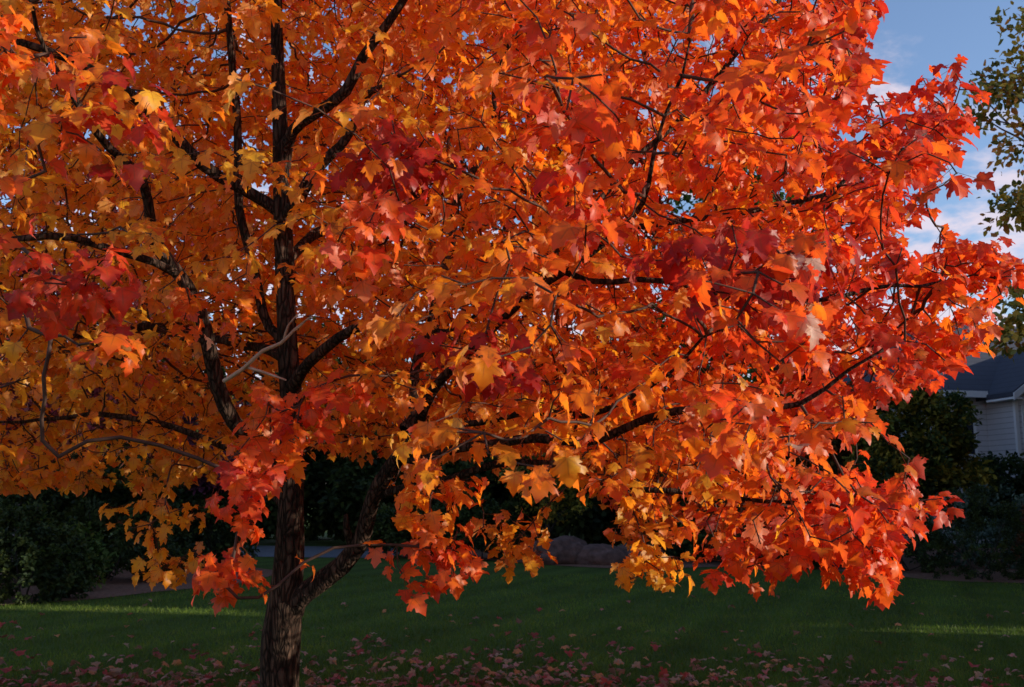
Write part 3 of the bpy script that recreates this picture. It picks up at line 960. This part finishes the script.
# planting beds: left edge follows the mulch line of the photograph
bed = [G(-160, 618), G(0, 606), G(90, 600), G(160, 592), G(240, 584), G(285, 572)]
bedp = [(p[0], p[1]) for p in bed]
bed_c = spline(np.array([(x, y, 0) for x, y in bedp]), .5)
sheet("planting_bed", [(x, y) for x, y, _ in bed_c] + [(-8.2, 27.0), (-14, 29), (-26, 29), (-30, 20)], .012, M_mulch)
bed2 = [G(400, 557), G(480, 560), G(560, 566), G(640, 569), G(760, 567), G(880, 575), G(940, 581), G(1040, 584), G(1200, 590)]
b2 = spline(np.array([(p[0], p[1], 0) for p in bed2]), .5)
sheet("planting_bed", [(x, y) for x, y, _ in b2] + [(26, 26), (24, 34), (-3.2, 34)], .012, M_mulch)
rd = [(-9.3, 29.3), (-3.4, 28.2), (-3.4, 34.5), (-9.3, 36)]
sheet("driveway", rd, .016, M_road)


# grass blades
def grass():
    def blades(n, pxa, pxb, pya, pyb, hgt, wid):
        u = rng.uniform(pxa, pxb, n); vv = rng.uniform(0, 1, n)
        # even in 1/depth so every image row gets its share
        ya, yb = G(512, pya)[1], G(512, pyb)[1]
        y = 1 / (1 / ya + (1 / yb - 1 / ya) * vv)
        x = (u - CX) / FPX * y * 1.03
        p = np.stack([x, y, np.zeros(n)], -1)
        a = rng.uniform(0, 6.28, n)
        h = hgt * rng.uniform(.5, 1.2, n); wd = wid * rng.uniform(.6, 1.3, n) * np.clip(y / 9, 1, 2.6)
        sx = np.stack([np.cos(a), np.sin(a), 0 * a], -1) * (wd / 2)[:, None]
        b = rng.uniform(0, 6.28, n)
        ln = np.stack([np.cos(b), np.sin(b), 0 * b], -1) * (h * rng.uniform(.2, .9, n))[:, None]
        tip = p + ln; tip[:, 2] = h
        V = np.stack([p - sx, p + sx, tip], 1).reshape(-1, 3)
        F = np.arange(3 * n).reshape(-1, 3)
        t = rng.uniform(0, 1, n)
        c = np.array([.075, .13, .016])[None] * (1 - t[:, None]) + np.array([.15, .2, .03])[None] * t[:, None]
        pat = np.array([noise.noise(Vector((q[0] * .5, q[1] * .5, 3))) for q in p])
        pat2 = np.array([noise.noise(Vector((q[0] * 2.1, q[1] * 1.3, 8))) for q in p])
        stripe = np.sign(np.sin((p[:, 0] * .93 - p[:, 1] * .36) * 2 * math.pi / 1.7))
        c = c * (1 + .35 * pat + .3 * pat2 + .1 * stripe)[:, None]
        c[:, 0] *= 1 + .35 * np.maximum(pat2, 0)
        return V, F, np.repeat(c, 3, 0), p
    a = blades(190000, -140, 1170, 705, 575, .05, .006)
    V, F, C, p = a
    # keep blades out of the beds
    pb = [(x, y) for x, y, _ in bed_c] + [(-8.2, 27.0), (-30, 29), (-30, 20)]
    pb2 = [(x, y) for x, y, _ in b2] + [(26, 26), (24, 34), (-3.2, 34)]
    bad = in_poly(p[:, 0], p[:, 1], pb) | in_poly(p[:, 0], p[:, 1], pb2)
    g = ~bad
    Vk = V.reshape(-1, 3, 3)[g].reshape(-1, 3); Ck = C.reshape(-1, 3, 3)[g].reshape(-1, 3)
    Fk = np.arange(len(Vk)).reshape(-1, 3)
    o = link("grass", mesh_np("grass", Vk, Fk, Ck), M_grassblade)
    tag(o, "short green mown grass covering the shaded lawn", "grass", kind="stuff")


grass()


# fallen leaves
def fallen():
    cols = [(.46, .20, .14), (.42, .12, .085), (.36, .05, .035), (.42, .25, .14), (.25, .11, .055), (.52, .20, .07)]
    meshes = []
    for k in range(18):
        T = leaf_template(False, 1.0, random.uniform(-.6, 1.2), random.uniform(-.3, .6), random.uniform(-.4, 1), .08, 400 + k)
        V = T[0].copy() * random.uniform(.05, .1)
        V[:, 2] -= V[:, 2].min()
        c = np.array(cols[k % 6]) * random.uniform(.8, 1.15)
        me = mesh_np("fallen_leaf", V, T[1], np.tile(c, (len(V), 1)), smooth=True)
        me.materials.append(M_dryleaf)
        meshes.append((me, V, T[1], c))
    pts = []
    tries = 0
    while len(pts) < 2300 and tries < 90000:
        tries += 1
        pxx = random.uniform(-120, 1120)
        yy = 1 / random.uniform(1 / 17.0, 1 / 7.3)
        x = (pxx - CX) / FPX * yy
        # thick under the crown, thin out with distance
        q = math.hypot((x + .8) / 5.2, (yy - 6.8) / 3.3)
        pr = math.exp(-(q ** 2.2)) * 1.25 + .02
        pr *= .35 + 1.3 * max(0, .5 + noise.noise(Vector((x * 1.1, yy * .9, 9))))
        if random.random() < pr: pts.append((x, yy))
    pts = np.array(pts)
    pr = project(np.column_stack([pts, np.zeros(len(pts))]))
    vis = (pr[:, 0] > 2) & (pr[:, 0] < 1022) & (pr[:, 1] < 684)
    order = np.argsort(np.where(vis, pr[:, 2], 1e6))
    ind = order[:300]
    for i in ind:
        me = meshes[random.randrange(18)][0]
        o = bpy.data.objects.new("fallen_leaf", me)
        COL.objects.link(o)
        o.location = (pts[i][0], pts[i][1], random.uniform(.028, .05))
        o.rotation_euler = (random.gauss(0, .35) + (math.pi if random.random() < .4 else 0), random.gauss(0, .35), random.uniform(0, 6.28))
        tag(o, "small curled maple leaf fallen among many others on the grass under the maple", "fallen leaf", "fallen leaves on the lawn")
    Vs, Fs, Cs, b = [], [], [], 0
    for i in order[300:]:
        _, V, F, c = random.choice(meshes)
        a = random.uniform(0, 6.28); ca, sa = math.cos(a), math.sin(a)
        Rz = np.array([[ca, -sa, 0], [sa, ca, 0], [0, 0, 1]])
        ta = random.gauss(0, .35); Rx = np.array([[1, 0, 0], [0, math.cos(ta), -math.sin(ta)], [0, math.sin(ta), math.cos(ta)]])
        W = V @ (Rz @ Rx).T + np.array([pts[i][0], pts[i][1], random.uniform(.028, .045)])
        Vs.append(W); Fs.append(F + b); Cs.append(np.tile(c, (len(V), 1))); b += len(V)
    o = link("fallen_leaves", mesh_np("fallen_leaves", np.concatenate(Vs), np.concatenate(Fs), np.concatenate(Cs), smooth=True), M_dryleaf)
    tag(o, "loose scatter of smaller fallen leaves across the shaded lawn", "leaf litter", kind="stuff")


fallen()


# ------------------------------------------------------------------ background plants
def leaf_cards(centres, nper, spread, size, cols, out_from, flat=.0):
    """little folded leaves around clump centres -> V, F, C"""
    n = len(centres) * nper
    c = np.repeat(centres, nper, 0)
    g = rng.normal(size=(n, 3)); g /= np.linalg.norm(g, axis=1)[:, None] + 1e-9
    p = c + g * (spread * rng.uniform(.1, 1, n) ** .6)[:, None]
    p[:, 2] = np.maximum(p[:, 2], .03)
    o = p - out_from; o /= np.linalg.norm(o, axis=1)[:, None] + 1e-9
    t = o * .6 + rng.normal(size=(n, 3)) * .7; t[:, 2] -= .25
    t /= np.linalg.norm(t, axis=1)[:, None] + 1e-9
    nn = o * .5 + up * .6 + rng.normal(size=(n, 3)) * .5
    sd = np.cross(t, nn); sd /= np.linalg.norm(sd, axis=1)[:, None] + 1e-9
    nn = np.cross(sd, t)
    s = size * rng.uniform(.6, 1.3, n)
    s = s[:, None]
    V = np.stack([p, p + t * s * .35 + sd * s * .3 + nn * s * .1, p + t * s * .75 + sd * s * .2 + nn * s * .02, p + t * s,
                  p + t * s * .75 - sd * s * .2 + nn * s * .02, p + t * s * .35 - sd * s * .3 + nn * s * .1], 1).reshape(-1, 3)
    f = np.array([[0, 1, 2, 3], [0, 3, 4, 5]])
    F = (f[None] + (np.arange(n) * 6)[:, None, None]).reshape(-1, 4)
    cc = np.array(cols)
    clump = np.repeat(rng.integers(0, len(cc), len(centres)), nper)
    ci = np.where(rng.uniform(0, 1, n) < .65, clump, rng.integers(0, len(cc), n))
    C = cc[ci] * (np.repeat(rng.uniform(.65, 1.25, len(centres)), nper) * rng.uniform(.75, 1.25, n))[:, None]
    return V, F, np.repeat(C, 6, 0)


def shell_points(n, c, r, inner=.55, zmin=None):
    out = []
    while len(out) < n:
        u = rng.normal(size=3); u /= np.linalg.norm(u)
        q = inner + (1 - inner) * rng.uniform() ** .6
        nzz = 1 + .28 * noise.noise(Vector(u * 2.2 + np.array(c)))
        p = np.array(c) + u * np.array(r) * q * nzz
        if zmin is not None and p[2] < zmin: continue
        out.append(p)
    return np.array(out)


def leafy_tree(name, label, loc, blobs, cols, nclump, nper, spread, size, trunk_r, mat_bark=M_darkbark, trunk_top=None, cat="tree", lean=(0, 0), limbs=7, group=None):
    """blobs: (dx, dy, z, rx, ry, rz, share)"""
    root = empty(name, loc)
    tag(root, label, cat, group)
    tot = sum(b[6] for b in blobs)
    pts, Vs, Fs, Cs, base_i = [], [], [], [], 0
    for b in blobs:
        c = np.array(b[:3])
        k = max(3, int(nclump * b[6] / tot))
        cc = shell_points(k, c, b[3:6], .45, .15)
        pts.append(cc)
        V, F, C = leaf_cards(cc, nper, spread, size, cols, c - np.array([0, 0, b[5] * .4]))
        Vs.append(V); Fs.append(F + base_i); Cs.append(C); base_i += len(V)
    pts = np.concatenate(pts)
    ztop = trunk_top or max(b[2] for b in blobs)
    tr = spline(np.array([[0, 0, -.05, trunk_r * 1.3], [lean[0] * .2, lean[1] * .2, ztop * .3, trunk_r], [lean[0] * .6, lean[1] * .6, ztop * .65, trunk_r * .7], [lean[0], lean[1], ztop, trunk_r * .3]]), .25, .05)
    tr[0, :2] = 0
    v, q, t = tube(tr[:, :3], tr[:, 3], 10, .12)
    tk = link("trunk", mesh_np("trunk", v, [q, t], smooth=True), mat_bark, root)
    lst = []
    for i in range(limbs):
        a = tr[int(len(tr) * random.uniform(.3, .95)) - 1]
        e = pts[random.randrange(len(pts))]
        m1 = (a[:3] * .6 + e * .4) + np.array([0, 0, .12 * np.linalg.norm(e - a[:3])])
        rw = spline(np.array([list(a[:3]) + [a[3] * .5], list(m1) + [a[3] * .32], list(e) + [.008]]), .2, .06)
        lst.append((rw[:, :3], rw[:, 3]))
    link("limbs", tubes_mesh("limbs", lst, 6), mat_bark, root)["kind"] = "stuff"
    link("crown", mesh_np("crown", np.concatenate(Vs), np.concatenate(Fs), np.concatenate(Cs)), M_bgleaf, root)
    return root


def shrub(name, label, loc, r, cols, nclump, nper, spread, size, cat="shrub", zc=None, inner=.75, group=None, stems=6):
    root = empty(name, loc)
    tag(root, label, cat, group)
    c = np.array([0, 0, zc if zc is not None else r[2] * .45])
    cc = shell_points(nclump, c, r, inner, .05)
    V, F, C = leaf_cards(cc, nper, spread, size, cols, c)
    lst = []
    for i in range(stems):
        e = cc[random.randrange(len(cc))] * .9
        a = np.array([random.uniform(-.15, .15) * r[0], random.uniform(-.15, .15) * r[1], -.03])
        rw = spline(np.array([a, a * .4 + e * .6 - np.array([0, 0, .05]), e]), .15, .03)
        lst.append((rw, np.linspace(.02, .006, len(rw))))
    link("stems", tubes_mesh("stems", lst, 6), M_darkbark, root)["kind"] = "stuff"
    link("foliage", mesh_np("foliage", V, F, C), M_bgleaf, root)
    return root


DG = [(.034, .052, .015), (.052, .075, .018), (.022, .036, .013), (.065, .085, .02)]
MG = [(.07, .11, .02), (.10, .14, .024), (.05, .085, .018), (.13, .16, .03)]
YG = [(.25, .21, .03), (.15, .16, .024), (.3, .22, .03), (.11, .12, .02)]
RED = [(.32, .04, .06), (.42, .07, .09), (.2, .03, .05), (.36, .1, .09)]
PUR = [(.16, .05, .1), (.25, .065, .12), (.11, .035, .075)]
BR = [(.22, .095, .02), (.15, .075, .018), (.28, .10, .02), (.1, .06, .018)]


def at(px, Y):
    return ((px - CX) / FPX * Y * 1.0, Y, 0)


# left side
leafy_tree("red_leaved_tree", "tree with pink-red leaves behind the maple at far left, pale grey trunk", (-10.6, 22, 0),
           [(0, 0, 5.2, 3.0, 3.0, 2.4, 6), (1.5, .5, 4.0, 2.4, 2, 1.7, 3), (-1.5, 0, 3.4, 2.2, 2, 1.6, 2), (.6, 0, 7.6, 2.2, 2, 1.8, 3), (3.0, .3, 7.6, 1.9, 1.8, 1.6, 3), (1.2, 0, 9.6, 1.9, 1.8, 1.4, 2), (.5, -1.6, 3.0, 1.5, .8, .7, 1.6)], RED, 380, 60, .42, .16, .14, M_greybark, 8)
leafy_tree("purple_leaved_tree", "small tree with dull purple leaves behind the golden hanging sprays", (-7.3, 24.5, 0),
           [(0, 0, 2.9, 1.7, 1.5, 1.1, 4), (.7, 0, 2.3, 1.3, 1.2, .8, 2)], PUR, 130, 60, .34, .13, .09, M_darkbark, 3.2)
shrub("round_shrub", "dark rounded evergreen shrub at the left edge beside the mulch", at(28, 16.6), (1.05, .8, .95), DG, 150, 80, .13, .08)
shrub("leafy_shrub", "lighter green leafy shrub between the dark shrubs at left", at(84, 18.3), (.48, .42, .75), MG, 50, 40, .13, .09)
shrub("tall_shrub", "tall dark shrub standing behind the lighter leafy shrub at left", at(112, 20.2), (1.5, .9, 1.75), DG, 170, 80, .22, .1)
shrub("dense_shrub", "dense dark shrub below the red-leaved tree at far left", at(8, 20), (1.7, 1, 1.5), DG, 170, 80, .24, .1)
shrub("low_shrub", "low dark shrub beside the mulch behind the golden leaf sprays", at(190, 24), (1.4, .9, 1.3), DG, 150, 70, .2, .1)
# hedge wall of trees behind, left to right
spec = [(-17.5, 33, 9.5, DG, "broad dark green tree far behind at the left edge of the lawn"), (-12.8, 35, 9.0, DG, "dark tree far behind between the red and the purple trees"),
        (-8.2, 38.5, 8.6, DG, "dark green tree beyond the end of the driveway"), (-3.0, 36, 7.6, DG, "dark green tree behind the lower right limb of the maple"),
        (.6, 34, 7.2, DG, "dark tree directly behind the boulders"), (4.6, 33, 7.4, DG, "dark tree behind the yellow spray and right of the boulders")]
spec += [(-23, 41, 9.5, DG, "dark tree deepest behind the red-leaved tree at far left"), (-15.5, 44, 9, DG, "dark tree deep behind the purple-leaved tree"), (-5.6, 44, 8.6, DG, "dark tree deep behind the trunk of the maple"), (1.8, 43, 8.6, DG, "dark tree deep behind the hanging red-orange spray"),
         (9.6, 38, 8.2, DG, "dark tree deep behind the brown-leaved tree left of the house"), (12.2, 44, 7.6, DG, "dark tree standing just left of the house")]
for x, y, h, c, lab in spec:
    leafy_tree("broadleaf_tree", lab, (x, y, 0), [(0, 0, h * .55, 2.9, 2.2, h * .46, 5), (-1.2, -.6, h * .3, 2, 1.6, h * .3, 3), (1.3, -.5, h * .33, 2.1, 1.6, h * .32, 3)], c, 260, 80, .55, .26, .16, M_darkbark, h * .7,
               group="dark trees across the back of the lawn")
leafy_tree("tall_green_tree", "tall green tree glimpsed through gaps in the right of the maple crown", (6.2, 28.5, 0),
           [(0, 0, 7.8, 2.9, 2.3, 3.4, 6), (-.6, 0, 5.0, 2.5, 2, 1.9, 4), (.8, 0, 10.6, 1.9, 1.5, 1.7, 3)], MG, 240, 60, .42, .18, .17, M_darkbark, 8.2)
leafy_tree("golden_green_tree", "small tree with dull golden green leaves behind the hanging orange spray", (1.0, 28.5, 0),
           [(0, 0, 2.5, 1.3, 1.1, .9, 4), (.3, 0, 1.6, 1.0, .9, .6, 2)], YG, 80, 42, .28, .11, .07, M_darkbark, 2.6)
# shrubs across the back bed
for px, Y, r, lab in [(415, 28.4, (1.2, .8, 1.25), "dark shrub at the back of the lawn left of the hanging red-orange spray"), (480, 27.6, (1.1, .8, 1.1), "dark shrub left of the boulders beyond the lawn"),
                      (735, 26.0, (1.3, .8, 1.2), "dark shrub right of the boulders below the maple crown"), (815, 24.6, (1.2, .8, 1.05), "dark shrub beneath the red spray at the back of the lawn"),
                      (665, 27.6, (1.3, .8, 1.5), "tall dark shrub just right of the boulders")]:
    shrub("dark_shrub", lab, at(px, Y), r, DG, 120, 80, .18, .1, group="dark shrubs along the back of the lawn")
shrub("wide_shrub", "wide dark shrub beyond the far end of the driveway", (-8.4, 41.5, 0), (4.2, 1.2, 2.6), DG, 260, 80, .3, .14)
# right side
leafy_tree("dark_yellow_green_tree", "dark yellow-green tree standing in front of the house at right", (10.5, 26.2, 0),
           [(0, 0, 3.5, 1.55, 1.3, 1.15, 5), (-.5, -.2, 2.3, 1.4, 1.1, .8, 3), (.7, 0, 2.5, 1.1, 1, .8, 2)], YG + DG[:2], 230, 80, .3, .14, .1, M_darkbark, 3.6)
leafy_tree("brown_leaved_tree", "dim brownish orange tree left of the dark yellow-green tree", (9.6, 29.5, 0),
           [(0, 0, 3.6, 1.6, 1.4, 1.3, 4), (-.5, 0, 2.2, 1.4, 1.2, .9, 2)], BR + DG[:1], 170, 70, .34, .15, .1, M_darkbark, 3.6)
leafy_tree("dark_evergreen_tree", "dark evergreen tree against the house wall at the right edge", (14.7, 29.8, 0),
           [(0, 0, 1.9, 1.3, 1.2, 1.1, 4), (-.3, 0, 1.2, 1.4, 1.2, .8, 3)], DG, 190, 80, .3, .13, .1, M_darkbark, 2.4)
shrub("clipped_shrub", "large round clipped dark evergreen shrub at right beside the lawn", at(966, 21.2), (1.12, .9, 1.05), DG, 230, 50, .09, .05, zc=.72, inner=.93)
shrub("blue_green_shrub", "wide blue-green shrub behind the round clipped shrub", at(985, 24.6), (1.5, .8, 1.25), [(.09, .14, .11), (.12, .17, .13), (.06, .10, .08)], 110, 46, .2, .1)
shrub("rusty_shrub", "rusty brown shrub at the right edge beside the clipped shrub", at(1032, 23.4), (.55, .5, 1.0), [(.16, .06, .02), (.1, .05, .03), (.2, .1, .03)], 50, 42, .15, .08)
shrub("shaded_shrub", "low dark shrub between the red maple spray and the clipped shrub", at(895, 23.2), (1.0, .7, .95), DG, 90, 44, .16, .08)
# yellowing tree whose crown enters at the right edge
YT = [(.55, .34, .05), (.34, .28, .06), (.6, .24, .06), (.2, .2, .06), (.6, .46, .1)]
leafy_tree("yellowing_tree", "thin-leaved yellow and green tree whose outer twigs enter at the right edge", (10.6, 15.4, 0),
           [tuple(P(a_, b_, 15) - np.array([10.6, 15.4, 0])) + r_ for a_, b_, r_ in ((1012, 78, (.45, .5, .3, 1.3)), (992, 100, (.35, .5, .3, 1.0)), (1022, 25, (.3, .5, .35, .8)), (1018, 140, (.25, .4, .3, .7)),
            (1014, 208, (.34, .4, .18, 1.3)), (1016, 300, (.32, .4, .3, 1.4)), (1018, 335, (.3, .4, .2, 1.0)), (1060, 90, (.4, .6, .6, 1.0)))] + [(1.3, 0, 6.2, 1.6, 2, 2.4, 5), (1.3, 0, 9.2, 1.6, 1.8, 1.2, 3)],
           YT, 230, 21, .27, .12, .17, M_greybark, 7.5, limbs=26)


# boulders
def boulder(label, loc, r, rz, seed):
    import bmesh
    bm = bmesh.new()
    bmesh.ops.create_icosphere(bm, subdivisions=4, radius=1)
    for v in bm.verts:
        q = v.co.copy()
        k = 1 + .28 * noise.noise(q * 1.2 + Vector((seed, 0, 0))) + .05 * noise.noise(q * 7 + Vector((0, 0, seed))) + .12 * noise.noise(q * 3 + Vector((0, seed, 0)))
        ax = [abs(q.x), abs(q.y), abs(q.z)]
        k *= 1 - .12 * (max(ax) - .58)
        v.co = Vector((q.x * r[0], q.y * r[1], q.z * r[2])) * k
    for v in bm.verts:
        v.co.z += r[2] * .55
    me = bpy.data.meshes.new("boulder"); bm.to_mesh(me); bm.free()
    me.polygons.foreach_set("use_smooth", [True] * len(me.polygons))
    o = link("boulder", me, M_rock, None, loc)
    o.rotation_euler[2] = rz
    tag(o, label, "boulder", "boulders at the back of the lawn")


boulder("largest rounded pinkish grey boulder at the back of the lawn", (*at(562, 26)[:2], 0), (.85, .6, .46), .2, 3)
boulder("medium boulder leaning against the right side of the largest one", (*at(597, 25.7)[:2], 0), (.7, .5, .32), -.3, 8)
boulder("small low boulder at the right end of the boulder row", (*at(634, 25.9)[:2], 0), (.7, .5, .36), .4, 14)
boulder("small dim boulder half hidden left of the largest one", (*at(538, 26.1)[:2], 0), (.42, .35, .28), .1, 21)


# ------------------------------------------------------------------ house at right
def house():
    root = empty("house", (16.0, 37.6, 0), math.radians(12))
    tag(root, "pale sided two storey house with dark slate roof, at the right edge behind the trees", "house")
    L, D, EZ, RZ = 15.0, 9.0, 5.5, 9.0
    MB().box(0, L, 0, D, -.05, EZ).build("wall", M_siding, root)
    # main roof: hip left, slabs with thickness
    ov = .45
    rf = MB()
    th = .16
    a = (-ov, -ov, EZ); b = (L + ov, -ov, EZ); c = (L + ov, D + ov, EZ); d = (-ov, D + ov, EZ)
    r1 = (2.2, D / 2, RZ); r2 = (L - 2.2, D / 2, RZ)
    vv = [a, b, c, d, r1, r2]
    rf.add([(x, y, z + th) for x, y, z in vv] + [(x, y, z) for x, y, z in vv[:4]],
           [(0, 1, 5, 4), (1, 2, 5), (2, 3, 4, 5), (3, 0, 4), (6, 7, 1, 0), (7, 8, 2, 1), (8, 9, 3, 2), (9, 6, 0, 3), (6, 9, 8, 7)])
    roof = rf.build("roof", M_shingle, root)
    MB().box(-ov, 1.78, -ov - .16, -ov - .01, EZ - .1, EZ + .14).build("gutter", M_trim, root)
    MB().box(7.6, L + ov, -ov - .16, -ov - .01, EZ - .1, EZ + .14).build("gutter", M_trim, root)
    # front gable wing
    wx0, wx1, wy = 2.1, 7.3, -1.6
    wm = (wx0 + wx1) / 2
    EW = 5.55
    pk = EW + (wx1 - wx0) / 2 * .68
    wing = MB()
    wing.prism([(wx0, -.05), (wx1, -.05), (wx1, EW), (wm, pk), (wx0, EW)], 'y', wy, -.02)
    wing.build("gable_wing", M_siding, root)
    gr = MB()
    o_ = .4
    s = .68
    for sg in (-1, 1):
        xe = wm + sg * ((wx1 - wx0) / 2 + o_)
        ze = EW - o_ * s + .02
        gr.prism([(xe, ze), (wm, pk + .02), (wm, pk + .2), (xe, ze + .18)], 'y', wy - .45, 3.2)
    gr.build("gable_roof", M_shingle, root)
    rk = MB()
    for sg in (-1, 1):
        xe = wm + sg * ((wx1 - wx0) / 2 + o_)
        ze = EW - o_ * s
        rk.prism([(xe, ze - .12), (wm, pk - .1), (wm, pk + .16), (xe, ze + .14)], 'y', wy - .5, wy - .455)
    rk.build("rake_board", M_trim, root)
    MB().box(wx0 - .42, wx0 - .002, wy - .45, -.6, EW - .34, EW - .27).build("soffit", M_trim, root)
    cb = MB().box(wx0 - .02, wx0 + .12, wy - .02, wy + .1, 0, EW)
    cb.build("corner_board", M_trim, root)
    for (x0, x1, z0, z1) in [(2.45, 3.55, 3.2, 4.9), (5.2, 6.5, 3.3, 5.0), (2.75, 4.0, .7, 2.3), (5.2, 6.5, .7, 2.3)]:
        w_ = MB().box(x0 - .1, x1 + .1, wy - .05, wy - .003, z1, z1 + .12).box(x0 - .1, x1 + .1, wy - .07, wy - .003, z0 - .12, z0).box(x0 - .1, x0, wy - .05, wy - .003, z0, z1).box(x1, x1 + .1, wy - .05, wy - .003, z0, z1)
        w_.box((x0 + x1) / 2 - .03, (x0 + x1) / 2 + .03, wy - .045, wy - .012, z0, z1).box(x0, x1, wy - .04, wy - .014, (z0 + z1) / 2 - .03, (z0 + z1) / 2 + .03)
        f = w_.build("window", M_trim, root)
        MB().box(x0, x1, wy - .012, wy - .004, z0, z1).build("pane", M_glass, f)
    for (x0, x1, z0, z1) in [(.5, 1.5, 3.3, 4.8), (9, 10.4, 3.3, 4.8)]:
        w_ = MB().box(x0 - .1, x1 + .1, -.05, -.003, z1, z1 + .12).box(x0 - .1, x1 + .1, -.07, -.003, z0 - .12, z0).box(x0 - .1, x0, -.05, -.003, z0, z1).box(x1, x1 + .1, -.05, -.003, z0, z1)
        f = w_.build("window", M_trim, root)
        MB().box(x0, x1, -.012, -.004, z0, z1).build("pane", M_glass, f)


house()


# ------------------------------------------------------------------ unseen hedges and trees added beyond the right edge to shade lawn and house
def shade_hedge(label, p0, p1, h, wd):  # unseen green rows, added to keep the lawn out of the sun
    p0, p1 = np.array(p0, float), np.array(p1, float)
    L = np.linalg.norm(p1 - p0)
    c0 = (p0 + p1) / 2
    root = empty("shade_hedge", (c0[0], c0[1], 0), math.atan2(p1[1] - p0[1], p1[0] - p0[0]))
    tag(root, label, "shade_hedge")
    MB().box(-L / 2 + .02, L / 2 - .02, -wd * .3, wd * .3, -.02, h - .1).build("stems", M_dark, root)  # solid core slab, added so no sun leaks through
    k = int(L * h * 5)
    c = np.stack([rng.uniform(-L / 2 + .1, L / 2 - .1, k), rng.choice([-1, 1], k) * rng.uniform(.3, .5, k) * wd, rng.uniform(.1, h, k)], -1)
    V, F, C = leaf_cards(c, 18, .2, .14, DG, np.array([0, 0, 0]))
    link("foliage", mesh_np("foliage", V, F, C), M_bgleaf, root)


shade_hedge("unseen clipped green row added to shade the lawn from the right, its long low stretch", (14, -9), (14, 4.2), 4.3, 1.2)
shade_hedge("unseen green row added to shade the lawn from the right, its short higher stretch", (14, 4.25), (14, 6.0), 5.6, 1.3)
shade_hedge("unseen tall evergreen screen added to shade the lawn, its near stretch", (14, 6.0), (14, 10.6), 9.0, 1.6)
shade_hedge("unseen tall evergreen screen added to shade the lawn, its far stretch", (14.2, 11.35), (21.5, 36), 11.0, 1.8)


def shade_conifer(label, loc, h, r):  # unseen evergreen, added to keep the house front in shade
    root = empty("shade_conifer", loc)
    tag(root, label, "tree")
    k = int(h * r * 26)
    z = rng.uniform(.2, h, k); a = rng.uniform(0, 6.28, k)
    q = r * np.clip(1 - (z / h) ** 1.7, .04, 1) * rng.uniform(.45, 1, k)
    c = np.stack([np.cos(a) * q, np.sin(a) * q, z], -1)
    V, F, C = leaf_cards(c, 16, .34, .22, DG, np.array([0, 0, h * .3]))
    link("foliage", mesh_np("foliage", V, F, C), M_bgleaf, root)
    tp_ = np.array([[0, 0, -.05], [0, 0, h * .5], [0, 0, h * .97]])
    v, q_, t = tube(tp_, [.22, .13, .02], 8)
    link("trunk", mesh_np("trunk", v, [q_, t], smooth=True), M_darkbark, root)


leafy_tree("beam_blocker_tree", "unseen lollipop shaped tree added in the screen gap to break the strip of sun", (14.1, 11.0, 0), [(0, 0, 3.75, .55, .5, 1.1, 1)], DG, 120, 60, .16, .13, .05, M_darkbark, 3.6)  # unseen crown, added to interrupt the sun strip across the lawn
shade_conifer("unseen broad tall evergreen added to shade the front of the house", (25.5, 34.5, 0), 11, 3.2)
